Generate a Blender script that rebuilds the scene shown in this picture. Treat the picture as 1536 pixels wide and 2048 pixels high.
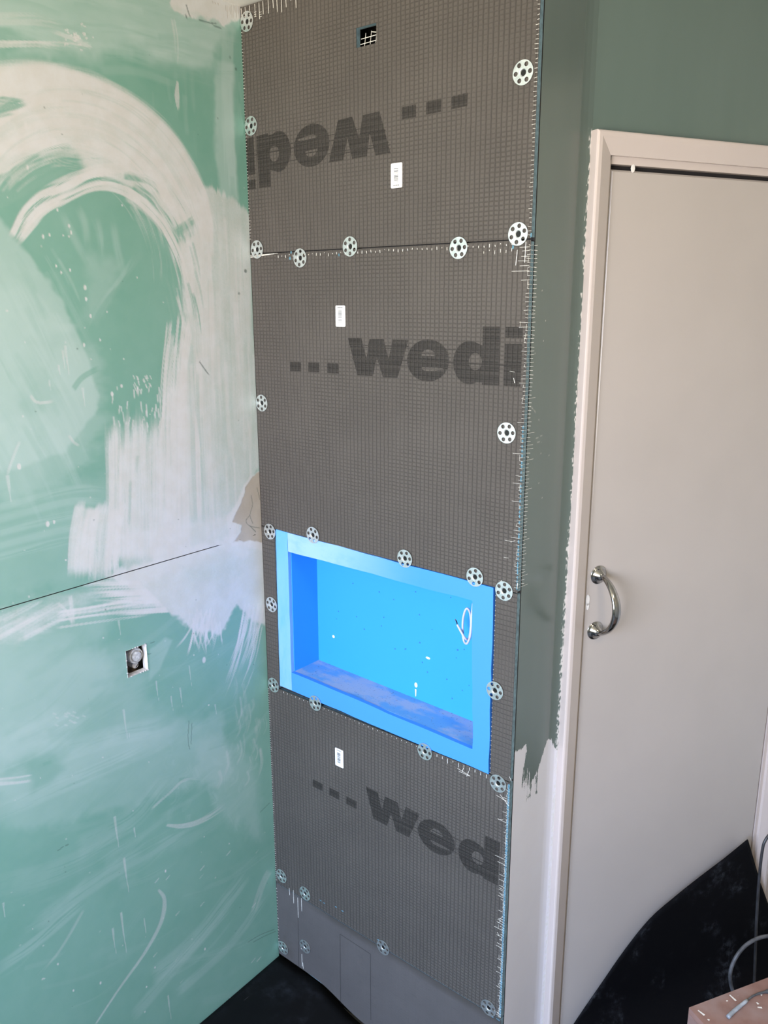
import bpy, bmesh, math, random
import numpy as np
from mathutils import Vector, Matrix

for o in list(bpy.data.objects):
    bpy.data.objects.remove(o)
scene = bpy.context.scene
COL = scene.collection
random.seed(7)
PI = math.pi

# ------------------------------------------------------------------ camera
F_PX, PITCH, ROLL, YAW = 1651.0, 0.2481, -0.003, 0.6873
CAM = np.array([1.3722, -1.2301, 1.6593])
_f0 = np.array([-math.sin(YAW), math.cos(YAW), 0.0])
_r0 = np.array([math.cos(YAW), math.sin(YAW), 0.0])
_u0 = np.array([0, 0, 1.0])
FWD = math.cos(PITCH) * _f0 - math.sin(PITCH) * _u0
_up = math.sin(PITCH) * _f0 + math.cos(PITCH) * _u0
RIGHT = math.cos(ROLL) * _r0 + math.sin(ROLL) * _up
UP = -math.sin(ROLL) * _r0 + math.cos(ROLL) * _up
cam_d = bpy.data.cameras.new('camera')
cam = bpy.data.objects.new('camera', cam_d)
COL.objects.link(cam)
cam_d.sensor_fit = 'HORIZONTAL'
cam_d.sensor_width = 36.0
cam_d.lens = 36.0 * F_PX / 1536.0
cam_d.clip_start = 0.01
cam.matrix_world = Matrix(((RIGHT[0], UP[0], -FWD[0], CAM[0]), (RIGHT[1], UP[1], -FWD[1], CAM[1]),
                           (RIGHT[2], UP[2], -FWD[2], CAM[2]), (0, 0, 0, 1)))
scene.camera = cam

# ------------------------------------------------------------------ view, world, lights
scene.view_settings.view_transform = 'Standard'
scene.view_settings.look = 'None'
scene.view_settings.gamma = 1.0
scene.view_settings.use_curve_mapping = False
scene.view_settings.exposure = 0.0
world = bpy.data.worlds.new('world')
scene.world = world
world.use_nodes = True
world.node_tree.nodes['Background'].inputs['Color'].default_value = (0.62, 0.78, 1.0, 1)
world.node_tree.nodes['Background'].inputs['Strength'].default_value = 1.0


def area_light(name, loc, target, sx, sy, energy, color, spread=180):
    d = bpy.data.lights.new(name, 'AREA')
    d.shape = 'RECTANGLE'
    d.size, d.size_y, d.energy, d.color = sx, sy, energy, color
    d.spread = math.radians(spread)
    o = bpy.data.objects.new(name, d)
    COL.objects.link(o)
    o.location = loc
    o.rotation_euler = (Vector(target) - Vector(loc)).to_track_quat('-Z', 'Y').to_euler()
    return o


# daylight through the window behind the camera: sky light falling, ground light rising
area_light('daylight_sky', (0.95, -2.86, 1.5), (0.65, 0.0, 0.0), 1.3, 1.2, 54, (0.53, 0.68, 1.0), 95)
area_light('daylight_ground', (0.95, -2.86, 1.4), (0.6, 0.0, 2.7), 1.3, 1.1, 34, (1.0, 0.83, 0.58), 90)
# ceiling lamp
area_light('ceiling_lamp_light', (1.75, -0.65, 2.2), (1.75, -0.65, 0.0), 0.24, 0.24, 9.5, (1.0, 0.80, 0.56))

# ------------------------------------------------------------------ pixel -> plane helpers (1536 x 2048 frame)
def ray(x, y):
    return FWD + RIGHT * (x - 768.0) / F_PX - UP * (y - 1024.0) / F_PX


def hit(x, y, n, q):
    n = np.array(n, float)
    d = ray(x, y)
    return CAM + d * (((np.array(q, float) - CAM) @ n) / (d @ n))


W = 0.6712
AL = 0.0219
AD = math.radians(63.2)
DDIR = np.array([math.cos(AD), math.sin(AD), 0.0])
DN = np.array([math.sin(AD), -math.cos(AD), 0.0])
LDIR = np.array([math.sin(AL), -math.cos(AL), 0.0])
LN = np.array([math.cos(AL), math.sin(AL), 0.0])


def B(x, y, d=0.0):                       # tile board plane (front face y=0)
    return hit(x, y, (0, 1, 0), (0, d, 0))


def R(x, y):                              # return wall plane
    return hit(x, y, (1, 0, 0), (W, 0, 0))


C0 = R(1179, 130)
C0[2] = 0.0


def D(x, y, n=0.0):                       # door wall plane, offset n towards the room
    return hit(x, y, DN, C0 + DN * n)


def DP(s, n, z):
    p = C0 + DDIR * s + DN * n
    return (p[0], p[1], z)


def Ds(x, y, n=0.0):
    p = D(x, y, n)
    return float((p - C0) @ DDIR), float(p[2])


def Luz(x, y):                            # left wall plane -> (distance from corner, height)
    p = hit(x, y, LN, (0, 0, 0))
    return float(p @ LDIR), float(p[2])


CEIL = 2.226
FLOOR = -0.045

# ------------------------------------------------------------------ object helpers
ORG = {}


def obj(name, verts, faces, mat, parent=None, origin=None, smooth=False, kind=None, label=None):
    v = np.asarray(verts, float).reshape(-1, 3)
    if origin is None:
        mn, mx = v.min(0), v.max(0)
        origin = ((mn[0] + mx[0]) / 2, (mn[1] + mx[1]) / 2, mn[2])
    origin = np.array(origin, float)
    me = bpy.data.meshes.new(name)
    me.from_pydata((v - origin).tolist(), [], faces)
    me.validate()
    if smooth:
        for p in me.polygons:
            p.use_smooth = True
    if mat:
        me.materials.append(mat)
    o = bpy.data.objects.new(name, me)
    COL.objects.link(o)
    place(o, origin, parent)
    if kind:
        o['kind'] = kind
    if label:
        o['label'] = label
    return o


def place(o, origin, parent):
    origin = np.array(origin, float)
    if parent is not None:
        o.parent = parent
        o.location = origin - ORG[parent.name]
    else:
        o.location = origin
    ORG[o.name] = origin


def tag(o, label, cat, group=None):
    o['label'] = label
    o['category'] = cat
    if group:
        o['group'] = group
    return o


def fix_normals(o):
    bm = bmesh.new()
    bm.from_mesh(o.data)
    bmesh.ops.recalc_face_normals(bm, faces=bm.faces[:])
    bm.to_mesh(o.data)
    bm.free()
    return o


class MB:
    """collects verts and faces in world space"""
    def __init__(self):
        self.v, self.f = [], []

    def add(self, vs, fs):
        b = len(self.v)
        self.v.extend([tuple(map(float, p)) for p in vs])
        self.f.extend([tuple(i + b for i in f) for f in fs])

    def hexa(self, p):                     # 8 corners: 4 of one face then 4 of the opposite
        self.add(p, [(0, 1, 2, 3), (7, 6, 5, 4), (0, 4, 5, 1), (1, 5, 6, 2), (2, 6, 7, 3), (3, 7, 4, 0)])

    def box(self, x0, x1, y0, y1, z0, z1):
        self.hexa([(x0, y0, z0), (x1, y0, z0), (x1, y0, z1), (x0, y0, z1),
                   (x0, y1, z0), (x1, y1, z0), (x1, y1, z1), (x0, y1, z1)])

    def dbox(self, s0, s1, n0, n1, z0, z1):  # box in door-wall coordinates
        self.hexa([DP(s0, n1, z0), DP(s1, n1, z0), DP(s1, n1, z1), DP(s0, n1, z1),
                   DP(s0, n0, z0), DP(s1, n0, z0), DP(s1, n0, z1), DP(s0, n0, z1)])

    def tube(self, pts, rad, seg=8, caps=True):
        pts = [Vector(p) for p in pts]
        n = len(pts)
        rs = rad if hasattr(rad, '__len__') else [rad] * n
        ref = None
        rings = []
        for i, p in enumerate(pts):
            t = (pts[min(i + 1, n - 1)] - pts[max(i - 1, 0)]).normalized()
            if ref is None:
                ref = t.orthogonal().normalized()
            ref = (ref - t * ref.dot(t)).normalized()
            bi = t.cross(ref)
            rings.append([p + (ref * math.cos(2 * PI * k / seg) + bi * math.sin(2 * PI * k / seg)) * rs[i] for k in range(seg)])
        vs = [q for r in rings for q in r]
        fs = []
        for i in range(n - 1):
            for k in range(seg):
                a, b2 = i * seg + k, i * seg + (k + 1) % seg
                fs.append((a, b2, b2 + seg, a + seg))
        if caps:
            fs.append(tuple(range(seg - 1, -1, -1)))
            fs.append(tuple(range((n - 1) * seg, n * seg)))
        self.add(vs, fs)

    def strand(self, a, b, r=0.00025):
        a, b = Vector(a), Vector(b)
        t = (b - a).normalized()
        u = t.orthogonal().normalized() * r
        w = t.cross(u)
        self.add([a + u, a - u * .5 + w * .87, a - u * .5 - w * .87, b + u, b - u * .5 + w * .87, b - u * .5 - w * .87],
                 [(0, 1, 4, 3), (1, 2, 5, 4), (2, 0, 3, 5), (0, 2, 1), (3, 4, 5)])

    def build(self, name, mat, parent=None, **k):
        return obj(name, self.v, self.f, mat, parent, **k)


def catmull(pts, n):
    P = np.array(pts, float)
    if len(P) == 2:
        t = np.linspace(0, 1, n)[:, None]
        return P[0] * (1 - t) + P[1] * t
    E = np.vstack([2 * P[0] - P[1], P, 2 * P[-1] - P[-2]])
    out = []
    for u in np.linspace(0, len(P) - 1 - 1e-6, n):
        i = int(u)
        t = u - i
        a, b, c, d = E[i:i + 4]
        out.append(0.5 * (2 * b + (c - a) * t + (2 * a - 5 * b + 4 * c - d) * t * t + (3 * b - a - 3 * c + d) * t ** 3))
    return np.array(out)


# ------------------------------------------------------------------ material helpers
class NT:
    def __init__(self, name):
        self.m = bpy.data.materials.new(name)
        self.m.use_nodes = True
        self.t = self.m.node_tree
        self.bs = self.t.nodes['Principled BSDF']

    def node(self, kind, **props):
        n = self.t.nodes.new(kind)
        for k, v in props.items():
            setattr(n, k, v)
        return n

    def set(self, sock, v):
        if isinstance(v, bpy.types.NodeSocket):
            self.t.links.new(v, sock)
        elif isinstance(v, (tuple, list)) and len(v) == 3 and sock.type == 'RGBA':
            sock.default_value = (*v, 1)
        else:
            sock.default_value = v

    def math(self, op, a, b=0.0, c=0.0, clamp=False):
        n = self.node('ShaderNodeMath', operation=op, use_clamp=clamp)
        self.set(n.inputs[0], a)
        self.set(n.inputs[1], b)
        self.set(n.inputs[2], c)
        return n.outputs[0]

    def mix(self, f, a, b, blend='MIX'):
        n = self.node('ShaderNodeMix', data_type='RGBA', blend_type=blend)
        self.set(n.inputs[0], f)
        self.set(n.inputs[6], a)
        self.set(n.inputs[7], b)
        return n.outputs[2]

    def ramp(self, v, a, b, lo=0.0, hi=1.0, smooth=True):
        n = self.node('ShaderNodeMapRange', interpolation_type='SMOOTHSTEP' if smooth else 'LINEAR')
        self.set(n.inputs[0], v)
        n.inputs[1].default_value, n.inputs[2].default_value = a, b
        n.inputs[3].default_value, n.inputs[4].default_value = lo, hi
        return n.outputs[0]

    def coord(self, out='Object', scale=None, loc=None):
        c = self.node('ShaderNodeTexCoord').outputs[out]
        if scale or loc:
            m = self.node('ShaderNodeMapping')
            self.t.links.new(c, m.inputs[0])
            if scale:
                m.inputs['Scale'].default_value = scale
            if loc:
                m.inputs['Location'].default_value = loc
            c = m.outputs[0]
        return c

    def noise(self, scale, detail=3.0, rough=0.55, vec=None, dist=0.0):
        n = self.node('ShaderNodeTexNoise')
        n.inputs['Scale'].default_value = scale
        n.inputs['Detail'].default_value = detail
        n.inputs['Roughness'].default_value = rough
        n.inputs['Distortion'].default_value = dist
        self.t.links.new(vec if vec is not None else self.coord(), n.inputs['Vector'])
        return n.outputs[0]

    def bump(self, h, strength=0.5, dist=0.001, normal=None):
        n = self.node('ShaderNodeBump')
        n.inputs['Strength'].default_value = strength
        n.inputs['Distance'].default_value = dist
        self.set(n.inputs['Height'], h)
        if normal is not None:
            self.set(n.inputs['Normal'], normal)
        return n.outputs[0]

    def out(self, color=None, rough=None, metal=None, normal=None, spec=None):
        for k, v in (('Base Color', color), ('Roughness', rough), ('Metallic', metal), ('Normal', normal), ('Specular IOR Level', spec)):
            if v is not None:
                self.set(self.bs.inputs[k], v)
        return self.m


def simple(name, col, rough=0.5, metal=0.0, var=0.12, nscale=40, bump=0.0, spec=0.5):
    t = NT(name)
    n = t.noise(nscale, 4)
    c = t.mix(t.ramp(n, 0.3, 0.7), tuple(x * (1 - var) for x in col), tuple(min(1, x * (1 + var)) for x in col))
    t.out(c, rough, metal, spec=spec)
    if bump:
        t.out(normal=t.bump(n, bump, 0.001))
    return t.m


def board_material(name, strong='x', printed=False, base=(0.077, 0.068, 0.0595)):
    t = NT(name)
    co = t.node('ShaderNodeTexCoord').outputs['Object']
    wob = t.node('ShaderNodeVectorMath', operation='SUBTRACT')
    nz = t.node('ShaderNodeTexNoise')
    nz.inputs['Scale'].default_value = 60
    nz.inputs['Detail'].default_value = 2
    t.t.links.new(co, nz.inputs['Vector'])
    t.t.links.new(nz.outputs['Color'], wob.inputs[0])
    wob.inputs[1].default_value = (0.5, 0.5, 0.5)
    sc = t.node('ShaderNodeVectorMath', operation='MULTIPLY_ADD')
    t.t.links.new(wob.outputs[0], sc.inputs[0])
    sc.inputs[1].default_value = (0.0022, 0, 0.003)
    t.t.links.new(co, sc.inputs[2])
    sp = t.node('ShaderNodeSeparateXYZ')
    t.t.links.new(sc.outputs[0], sp.inputs[0])
    px, pz = 0.0098, 0.0074
    if strong == 'z':
        px, pz = 0.0074, 0.0098
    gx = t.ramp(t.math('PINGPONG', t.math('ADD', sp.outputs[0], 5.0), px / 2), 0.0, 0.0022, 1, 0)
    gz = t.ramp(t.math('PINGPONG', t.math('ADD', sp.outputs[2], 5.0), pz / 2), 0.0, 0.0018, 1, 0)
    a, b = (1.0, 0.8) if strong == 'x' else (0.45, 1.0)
    if strong == 'none':
        a, b = 0.06, 0.06
    # horizontal threads fade in and out over the sheet
    fade = t.ramp(t.noise(6, 2, vec=co), 0.35, 0.65, 0.45, 1.0)
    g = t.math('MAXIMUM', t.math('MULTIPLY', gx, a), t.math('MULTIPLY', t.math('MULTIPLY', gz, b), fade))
    fine = t.noise(420, 3, 0.6, vec=co)
    big = t.noise(5, 3, 0.6, vec=co)
    c = t.mix(t.ramp(big, 0.3, 0.7), tuple(x * 0.9 for x in base), tuple(x * 1.1 for x in base))
    c = t.mix(t.math('MULTIPLY', fine, 0.35), c, tuple(x * 1.5 for x in base))
    c = t.mix(t.math('MULTIPLY', g, 0.5), c, tuple(x * 0.42 for x in base))  # groove shade put into the colour, with darker mortar along the threads
    if strong == 'none':
        dash = t.noise(1.0, 3, 0.7, vec=t.coord('Object', (30, 1, 520)))
        c = t.mix(t.ramp(dash, 0.6, 0.68, 0, 0.4), c, tuple(x * 0.5 for x in base))
        sz = t.node('ShaderNodeSeparateXYZ')
        t.t.links.new(co, sz.inputs[0])
        sm = t.noise(1.0, 4, 0.65, vec=t.coord('Object', (9, 1, 60)))
        sm = t.math('MULTIPLY', t.ramp(t.math('ADD', sz.outputs[2], t.math('MULTIPLY', sm, 0.02)), 0.236, 0.262), t.ramp(sz.outputs[0], -.25, -.1, 0.15, 0.6))
        c = t.mix(sm, c, (0.045, 0.038, 0.030))
        st = t.noise(9, 4, 0.6, vec=co)
        c = t.mix(t.ramp(st, 0.58, 0.72, 0, 0.35), c, (0.07, 0.06, 0.05))
    if printed:
        st = t.noise(1.0, 2, 0.6, vec=t.coord('Object', (3, 1, 330)))
        ink = t.ramp(st, 0.40, 0.60, 0.58, 0.92)
        c = t.mix(ink, c, (0.019, 0.017, 0.015))
    h = t.math('SUBTRACT', t.math('MULTIPLY', fine, 0.25), g)
    t.out(c, 0.62, 0, t.bump(h, 0.85, 0.0011), 0.2)
    return t.m


M = {}
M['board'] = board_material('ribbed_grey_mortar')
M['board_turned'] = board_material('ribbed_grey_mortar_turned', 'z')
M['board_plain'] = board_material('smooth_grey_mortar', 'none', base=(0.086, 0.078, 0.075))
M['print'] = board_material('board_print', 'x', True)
M['core'] = simple('blue_foam_core', (0.16, 0.25, 0.29), 0.8, var=0.25, nscale=120, bump=0.4)
M['strand'] = simple('glass_fibre', (0.72, 0.70, 0.64), 0.5, var=0.15, nscale=200)
M['dark'] = simple('dark_void', (0.012, 0.010, 0.010), 0.9)
M['ceiling'] = simple('white_ceiling_paint', (0.74, 0.74, 0.72), 0.7, var=0.03, nscale=8)
M['plaster'] = simple('plain_wall_plaster', (0.62, 0.60, 0.55), 0.7, var=0.05, nscale=6)
M['masonry'] = simple('bare_masonry', (0.25, 0.2, 0.17), 0.9, var=0.4, nscale=45, bump=0.8)
M['seam_shade'] = simple('seam_shade_backing', (0.03, 0.028, 0.027), 0.9, var=0.3, nscale=40)  # wall behind the boards darkened in colour so the seams look shaded
M['gypsum'] = simple('cut_gypsum', (0.72, 0.69, 0.67), 0.85, var=0.18, nscale=90, bump=0.5)
M['joint'] = simple('dark_joint', (0.10, 0.10, 0.09), 0.9, var=0.4, nscale=60)  # mottled dark grey on the joint edges and the strip behind them
M['black_screw'] = simple('black_screw', (0.012, 0.011, 0.011), 0.35, 0.3)
M['sticker'] = simple('white_sticker_paper', (0.82, 0.82, 0.80), 0.5, var=0.02)
M['ink'] = simple('black_ink', (0.08, 0.08, 0.085), 0.5)
M['chrome'] = simple('worn_chrome', (0.37, 0.365, 0.36), 0.13, 1.0, var=0.12, nscale=60)
M['cable_white'] = simple('white_cable_sheath', (0.52, 0.52, 0.54), 0.4, var=0.04)
M['cable_black'] = simple('black_rubber_cable', (0.035, 0.035, 0.037), 0.4, var=0.3)
M['cable_grey'] = simple('dusty_grey_cable', (0.085, 0.088, 0.095), 0.5, var=0.4, nscale=50)
M['cable_end'] = simple('grey_cable_end', (0.30, 0.33, 0.37), 0.4, var=0.3, nscale=60)
M['copper'] = simple('bare_copper', (0.35, 0.18, 0.10), 0.35, 0.8)
M['blue_scrap'] = simple('blue_adhesive', (0.075, 0.185, 0.245), 0.7, var=0.3)
M['chip'] = simple('chipped_white_paint', (0.75, 0.72, 0.68), 0.6, var=0.1)


def zinc():
    t = NT('zinc_washer')
    n = t.noise(300, 3)
    w = t.noise(90, 3)
    c = t.mix(t.ramp(w, 0.35, 0.65), (0.62, 0.66, 0.65), (0.74, 0.77, 0.76))
    t.out(c, t.ramp(n, 0.3, 0.7, 0.34, 0.46), 0.88)
    return t.m


M['zinc'] = zinc()


def niche_mat(name, dust_lo, dust_hi, amount, base=(0.030, 0.305, 0.82), horizontal=False):
    t = NT(name)
    sp = t.node('ShaderNodeSeparateXYZ')
    t.t.links.new(t.coord(), sp.inputs[0])
    n = t.noise(1.0, 4, 0.65, vec=t.coord('Object', (14, 14, 30) if horizontal else (30, 20, 8)))
    ax = sp.outputs[0] if horizontal else sp.outputs[2]
    pos = t.math('ADD', ax, t.math('MULTIPLY', t.math('SUBTRACT', n, 0.5), 0.12))
    g = t.ramp(pos, dust_lo, dust_hi, 1, 0)
    d = t.math('MULTIPLY', g, t.math('MULTIPLY', t.ramp(n, 0.25, 0.6, 0.55, 1), amount))
    c = t.mix(d, base, (0.44, 0.60, 0.84))
    sc = t.noise(26, 5, 0.7)
    c = t.mix(t.ramp(sc, 0.64, 0.72, 0, 0.16), c, (0.05, 0.25, 0.5))
    t.out(c, 0.55, 0, t.bump(t.noise(350, 3), 0.15, 0.0005), 0.35)
    return t.m


M['niche'] = niche_mat('blue_niche_foam', -5, -4, 0)
M['niche_dusty'] = niche_mat('dusty_blue_niche_foam', -0.05, 0.9, 0.45)
M['niche_top'] = niche_mat('part_dusty_blue_niche_foam', -0.20, 0.12, 0.6, base=(0.052, 0.26, 0.80), horizontal=True)
M['niche_right'] = niche_mat('pale_blue_niche_foam', -5, -4, 0, base=(0.052, 0.26, 0.80))


def niche_ledge():
    t = NT('dust_covered_niche_ledge')
    n = t.noise(1.0, 4, 0.6, vec=t.coord('Object', (11, 22, 20)))
    c = t.mix(t.ramp(n, 0.42, 0.62), (0.32, 0.40, 0.50), (0.11, 0.33, 0.56))
    fl = t.noise(220, 2)
    c = t.mix(t.ramp(fl, 0.66, 0.7, 0, 0.6), c, (0.08, 0.10, 0.12))
    t.out(c, 0.8)
    return t.m


M['ledge'] = niche_ledge()


def painted_gloss(name, col, rough, dirt=0.0, edge=False):
    t = NT(name)
    n = t.noise(3.0, 3)
    c = t.mix(t.ramp(n, 0.3, 0.7), tuple(x * 0.97 for x in col), tuple(x * 1.03 for x in col))
    if dirt:
        s = t.noise(70, 4, 0.7)
        c = t.mix(t.ramp(s, 0.70, 0.74, 0, dirt), c, (0.20, 0.14, 0.09))
    t.out(c, rough, 0, t.bump(t.noise(28, 2), 0.05, 0.002))
    return t.m


M['door'] = painted_gloss('cream_gloss_paint', (0.43, 0.385, 0.35), 0.28)
M['trim'] = painted_gloss('cream_trim_paint', (0.53, 0.46, 0.42), 0.32, 0.35)


def green_gloss():
    t = NT('dark_green_gloss_paint')
    n = t.noise(1.0, 3, 0.5, vec=t.coord('Object', (14, 14, 2)))
    c = t.mix(n, (0.086, 0.126, 0.108), (0.104, 0.145, 0.125))
    t.out(c, 0.24, 0, t.bump(t.noise(1.0, 3, 0.6, vec=t.coord('Object', (120, 120, 12))), 0.06, 0.001), 0.85)
    return t.m


M['green_gloss'] = green_gloss()


def return_mat():
    t = NT('part_painted_return_wall')
    at = t.node('ShaderNodeAttribute', attribute_name='paint')
    sp = t.node('ShaderNodeSeparateColor')
    t.t.links.new(at.outputs['Color'], sp.inputs[0])
    n = t.noise(1.0, 3, 0.5, vec=t.coord('Object', (14, 14, 2)))
    g = t.mix(n, (0.086, 0.126, 0.108), (0.104, 0.145, 0.125))
    fine = t.noise(330, 3, 0.6)
    m = t.ramp(t.math('ADD', sp.outputs[0], t.math('MULTIPLY', t.math('SUBTRACT', fine, 0.5), 0.7)), 0.40, 0.60)
    w = t.mix(t.noise(12, 3), (0.72, 0.70, 0.73), (0.78, 0.765, 0.79))
    c = t.mix(m, g, w)
    c = t.mix(sp.outputs[2], c, (0.70, 0.69, 0.66))
    r = t.math('ADD', t.ramp(m, 0, 1, 0.22, 0.6), t.math('MULTIPLY', sp.outputs[1], 0.35), clamp=True)
    t.out(c, r, 0, t.bump(t.noise(1.0, 3, 0.6, vec=t.coord('Object', (120, 120, 12))), 0.06, 0.001), t.ramp(m, 0, 1, 0.85, 0.4))
    return t.m


M['return'] = return_mat()


def left_wall_mat():
    t = NT('green_plasterboard_with_smeared_filler')
    at = t.node('ShaderNodeAttribute', attribute_name='paint')
    sp = t.node('ShaderNodeSeparateColor')
    t.t.links.new(at.outputs['Color'], sp.inputs[0])
    fill, haze, cem, dark = sp.outputs[0], sp.outputs[1], sp.outputs[2], at.outputs['Alpha']
    big = t.noise(4, 4, 0.6)
    fine = t.noise(260, 4, 0.65)
    mid = t.noise(30, 4, 0.6)
    g = t.mix(t.ramp(big, 0.3, 0.7), (0.185, 0.395, 0.310), (0.22, 0.435, 0.35))
    hz = t.math('ADD', haze, t.math('MULTIPLY', t.math('SUBTRACT', mid, 0.5), 0.12), clamp=True)
    c = t.mix(hz, g, (0.55, 0.68, 0.645))
    fl = t.math('ADD', fill, t.math('MULTIPLY', t.math('SUBTRACT', fine, 0.5), t.math('MULTIPLY', t.math('MULTIPLY', fill, t.math('SUBTRACT', 1.0, fill)), 1.6)), clamp=True)
    wcol = t.mix(t.ramp(mid, 0.3, 0.7), (0.70, 0.685, 0.665), (0.74, 0.735, 0.735))
    c = t.mix(fl, c, wcol)
    c = t.mix(cem, c, t.mix(mid, (0.42, 0.36, 0.29), (0.54, 0.47, 0.39)))
    c = t.mix(dark, c, (0.05, 0.09, 0.075))
    h = t.math('ADD', t.math('MULTIPLY', fl, 0.5), t.math('MULTIPLY', t.math('MULTIPLY', mid, cem), 2.0))
    t.out(c, t.ramp(fl, 0, 1, 0.42, 0.62), 0, t.bump(h, 0.3, 0.0012), 0.4)
    return t.m


M['left'] = left_wall_mat()


def rubber_mat():
    t = NT('dusty_black_rubber')
    n = t.noise(7, 5, 0.65)
    f = t.noise(45, 5, 0.7)
    k = t.math('MULTIPLY', t.ramp(n, 0.48, 0.72), t.ramp(f, 0.35, 0.75))
    c = t.mix(k, (0.003, 0.0033, 0.004), (0.016, 0.018, 0.023))
    sc = t.noise(1.0, 2, 0.5, vec=t.coord('Object', (160, 14, 30)))
    c = t.mix(t.ramp(sc, 0.73, 0.77, 0, 0.2), c, (0.2, 0.2, 0.21))
    t.out(c, 0.66, 0, t.bump(f, 0.25, 0.001), 0.16)
    return t.m


M['rubber'] = rubber_mat()
M['rubber_clean'] = simple('black_rubber', (0.006, 0.006, 0.007), 0.6, var=0.4, nscale=12, spec=0.25)


def curled_mat():
    t = NT('curled_black_rubber')
    n = t.noise(9, 5, 0.65)
    f = t.noise(60, 5, 0.7)
    k = t.math('MULTIPLY', t.ramp(n, 0.52, 0.70), t.ramp(f, 0.42, 0.72))
    c = t.mix(k, (0.0030, 0.0030, 0.0038), (0.034, 0.037, 0.043))
    t.out(c, 0.7, 0, t.bump(f, 0.25, 0.001), 0.07)
    return t.m


M['curled'] = curled_mat()


def hardboard():
    t = NT('paint_flecked_brown_hardboard')
    n = t.noise(16, 5, 0.6)
    c = t.mix(t.ramp(n, 0.3, 0.7), (0.19, 0.098, 0.076), (0.265, 0.148, 0.118))
    d = t.noise(7, 4, 0.6)
    c = t.mix(t.ramp(d, 0.52, 0.7, 0, 0.45), c, (0.30, 0.24, 0.23))
    sc = t.noise(140, 2)
    c = t.mix(t.ramp(sc, 0.74, 0.77, 0, 0.8), c, (0.60, 0.50, 0.45))
    t.out(c, 0.6, 0, t.bump(n, 0.1, 0.001))
    return t.m


M['hardboard'] = hardboard()


# ------------------------------------------------------------------ paint engine: strokes of filler stored on a fine wall mesh
def _h(i, seed):
    x = np.sin(i * 127.1 + seed * 311.7) * 43758.5453
    return x - np.floor(x)


def noise1(x, seed=0):
    i = np.floor(x)
    f = x - i
    f = f * f * (3 - 2 * f)
    return _h(i, seed) * (1 - f) + _h(i + 1, seed) * f


def _h2(i, j, seed):
    x = np.sin(i * 127.1 + j * 269.5 + seed * 74.7) * 43758.5453
    return x - np.floor(x)


def noise2(x, y, seed=0):
    i, j = np.floor(x), np.floor(y)
    f, g = x - i, y - j
    f, g = f * f * (3 - 2 * f), g * g * (3 - 2 * g)
    return (_h2(i, j, seed) * (1 - f) + _h2(i + 1, j, seed) * f) * (1 - g) + (_h2(i, j + 1, seed) * (1 - f) + _h2(i + 1, j + 1, seed) * f) * g


def fbm(x, y, seed=0):
    return 0.5 * noise2(x, y, seed) + 0.3 * noise2(x * 2.1, y * 2.1, seed + 1) + 0.2 * noise2(x * 4.3, y * 4.3, seed + 2)


def sst(a, b, x):
    t = np.clip((x - a) / (b - a), 0, 1)
    return t * t * (3 - 2 * t)


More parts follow.
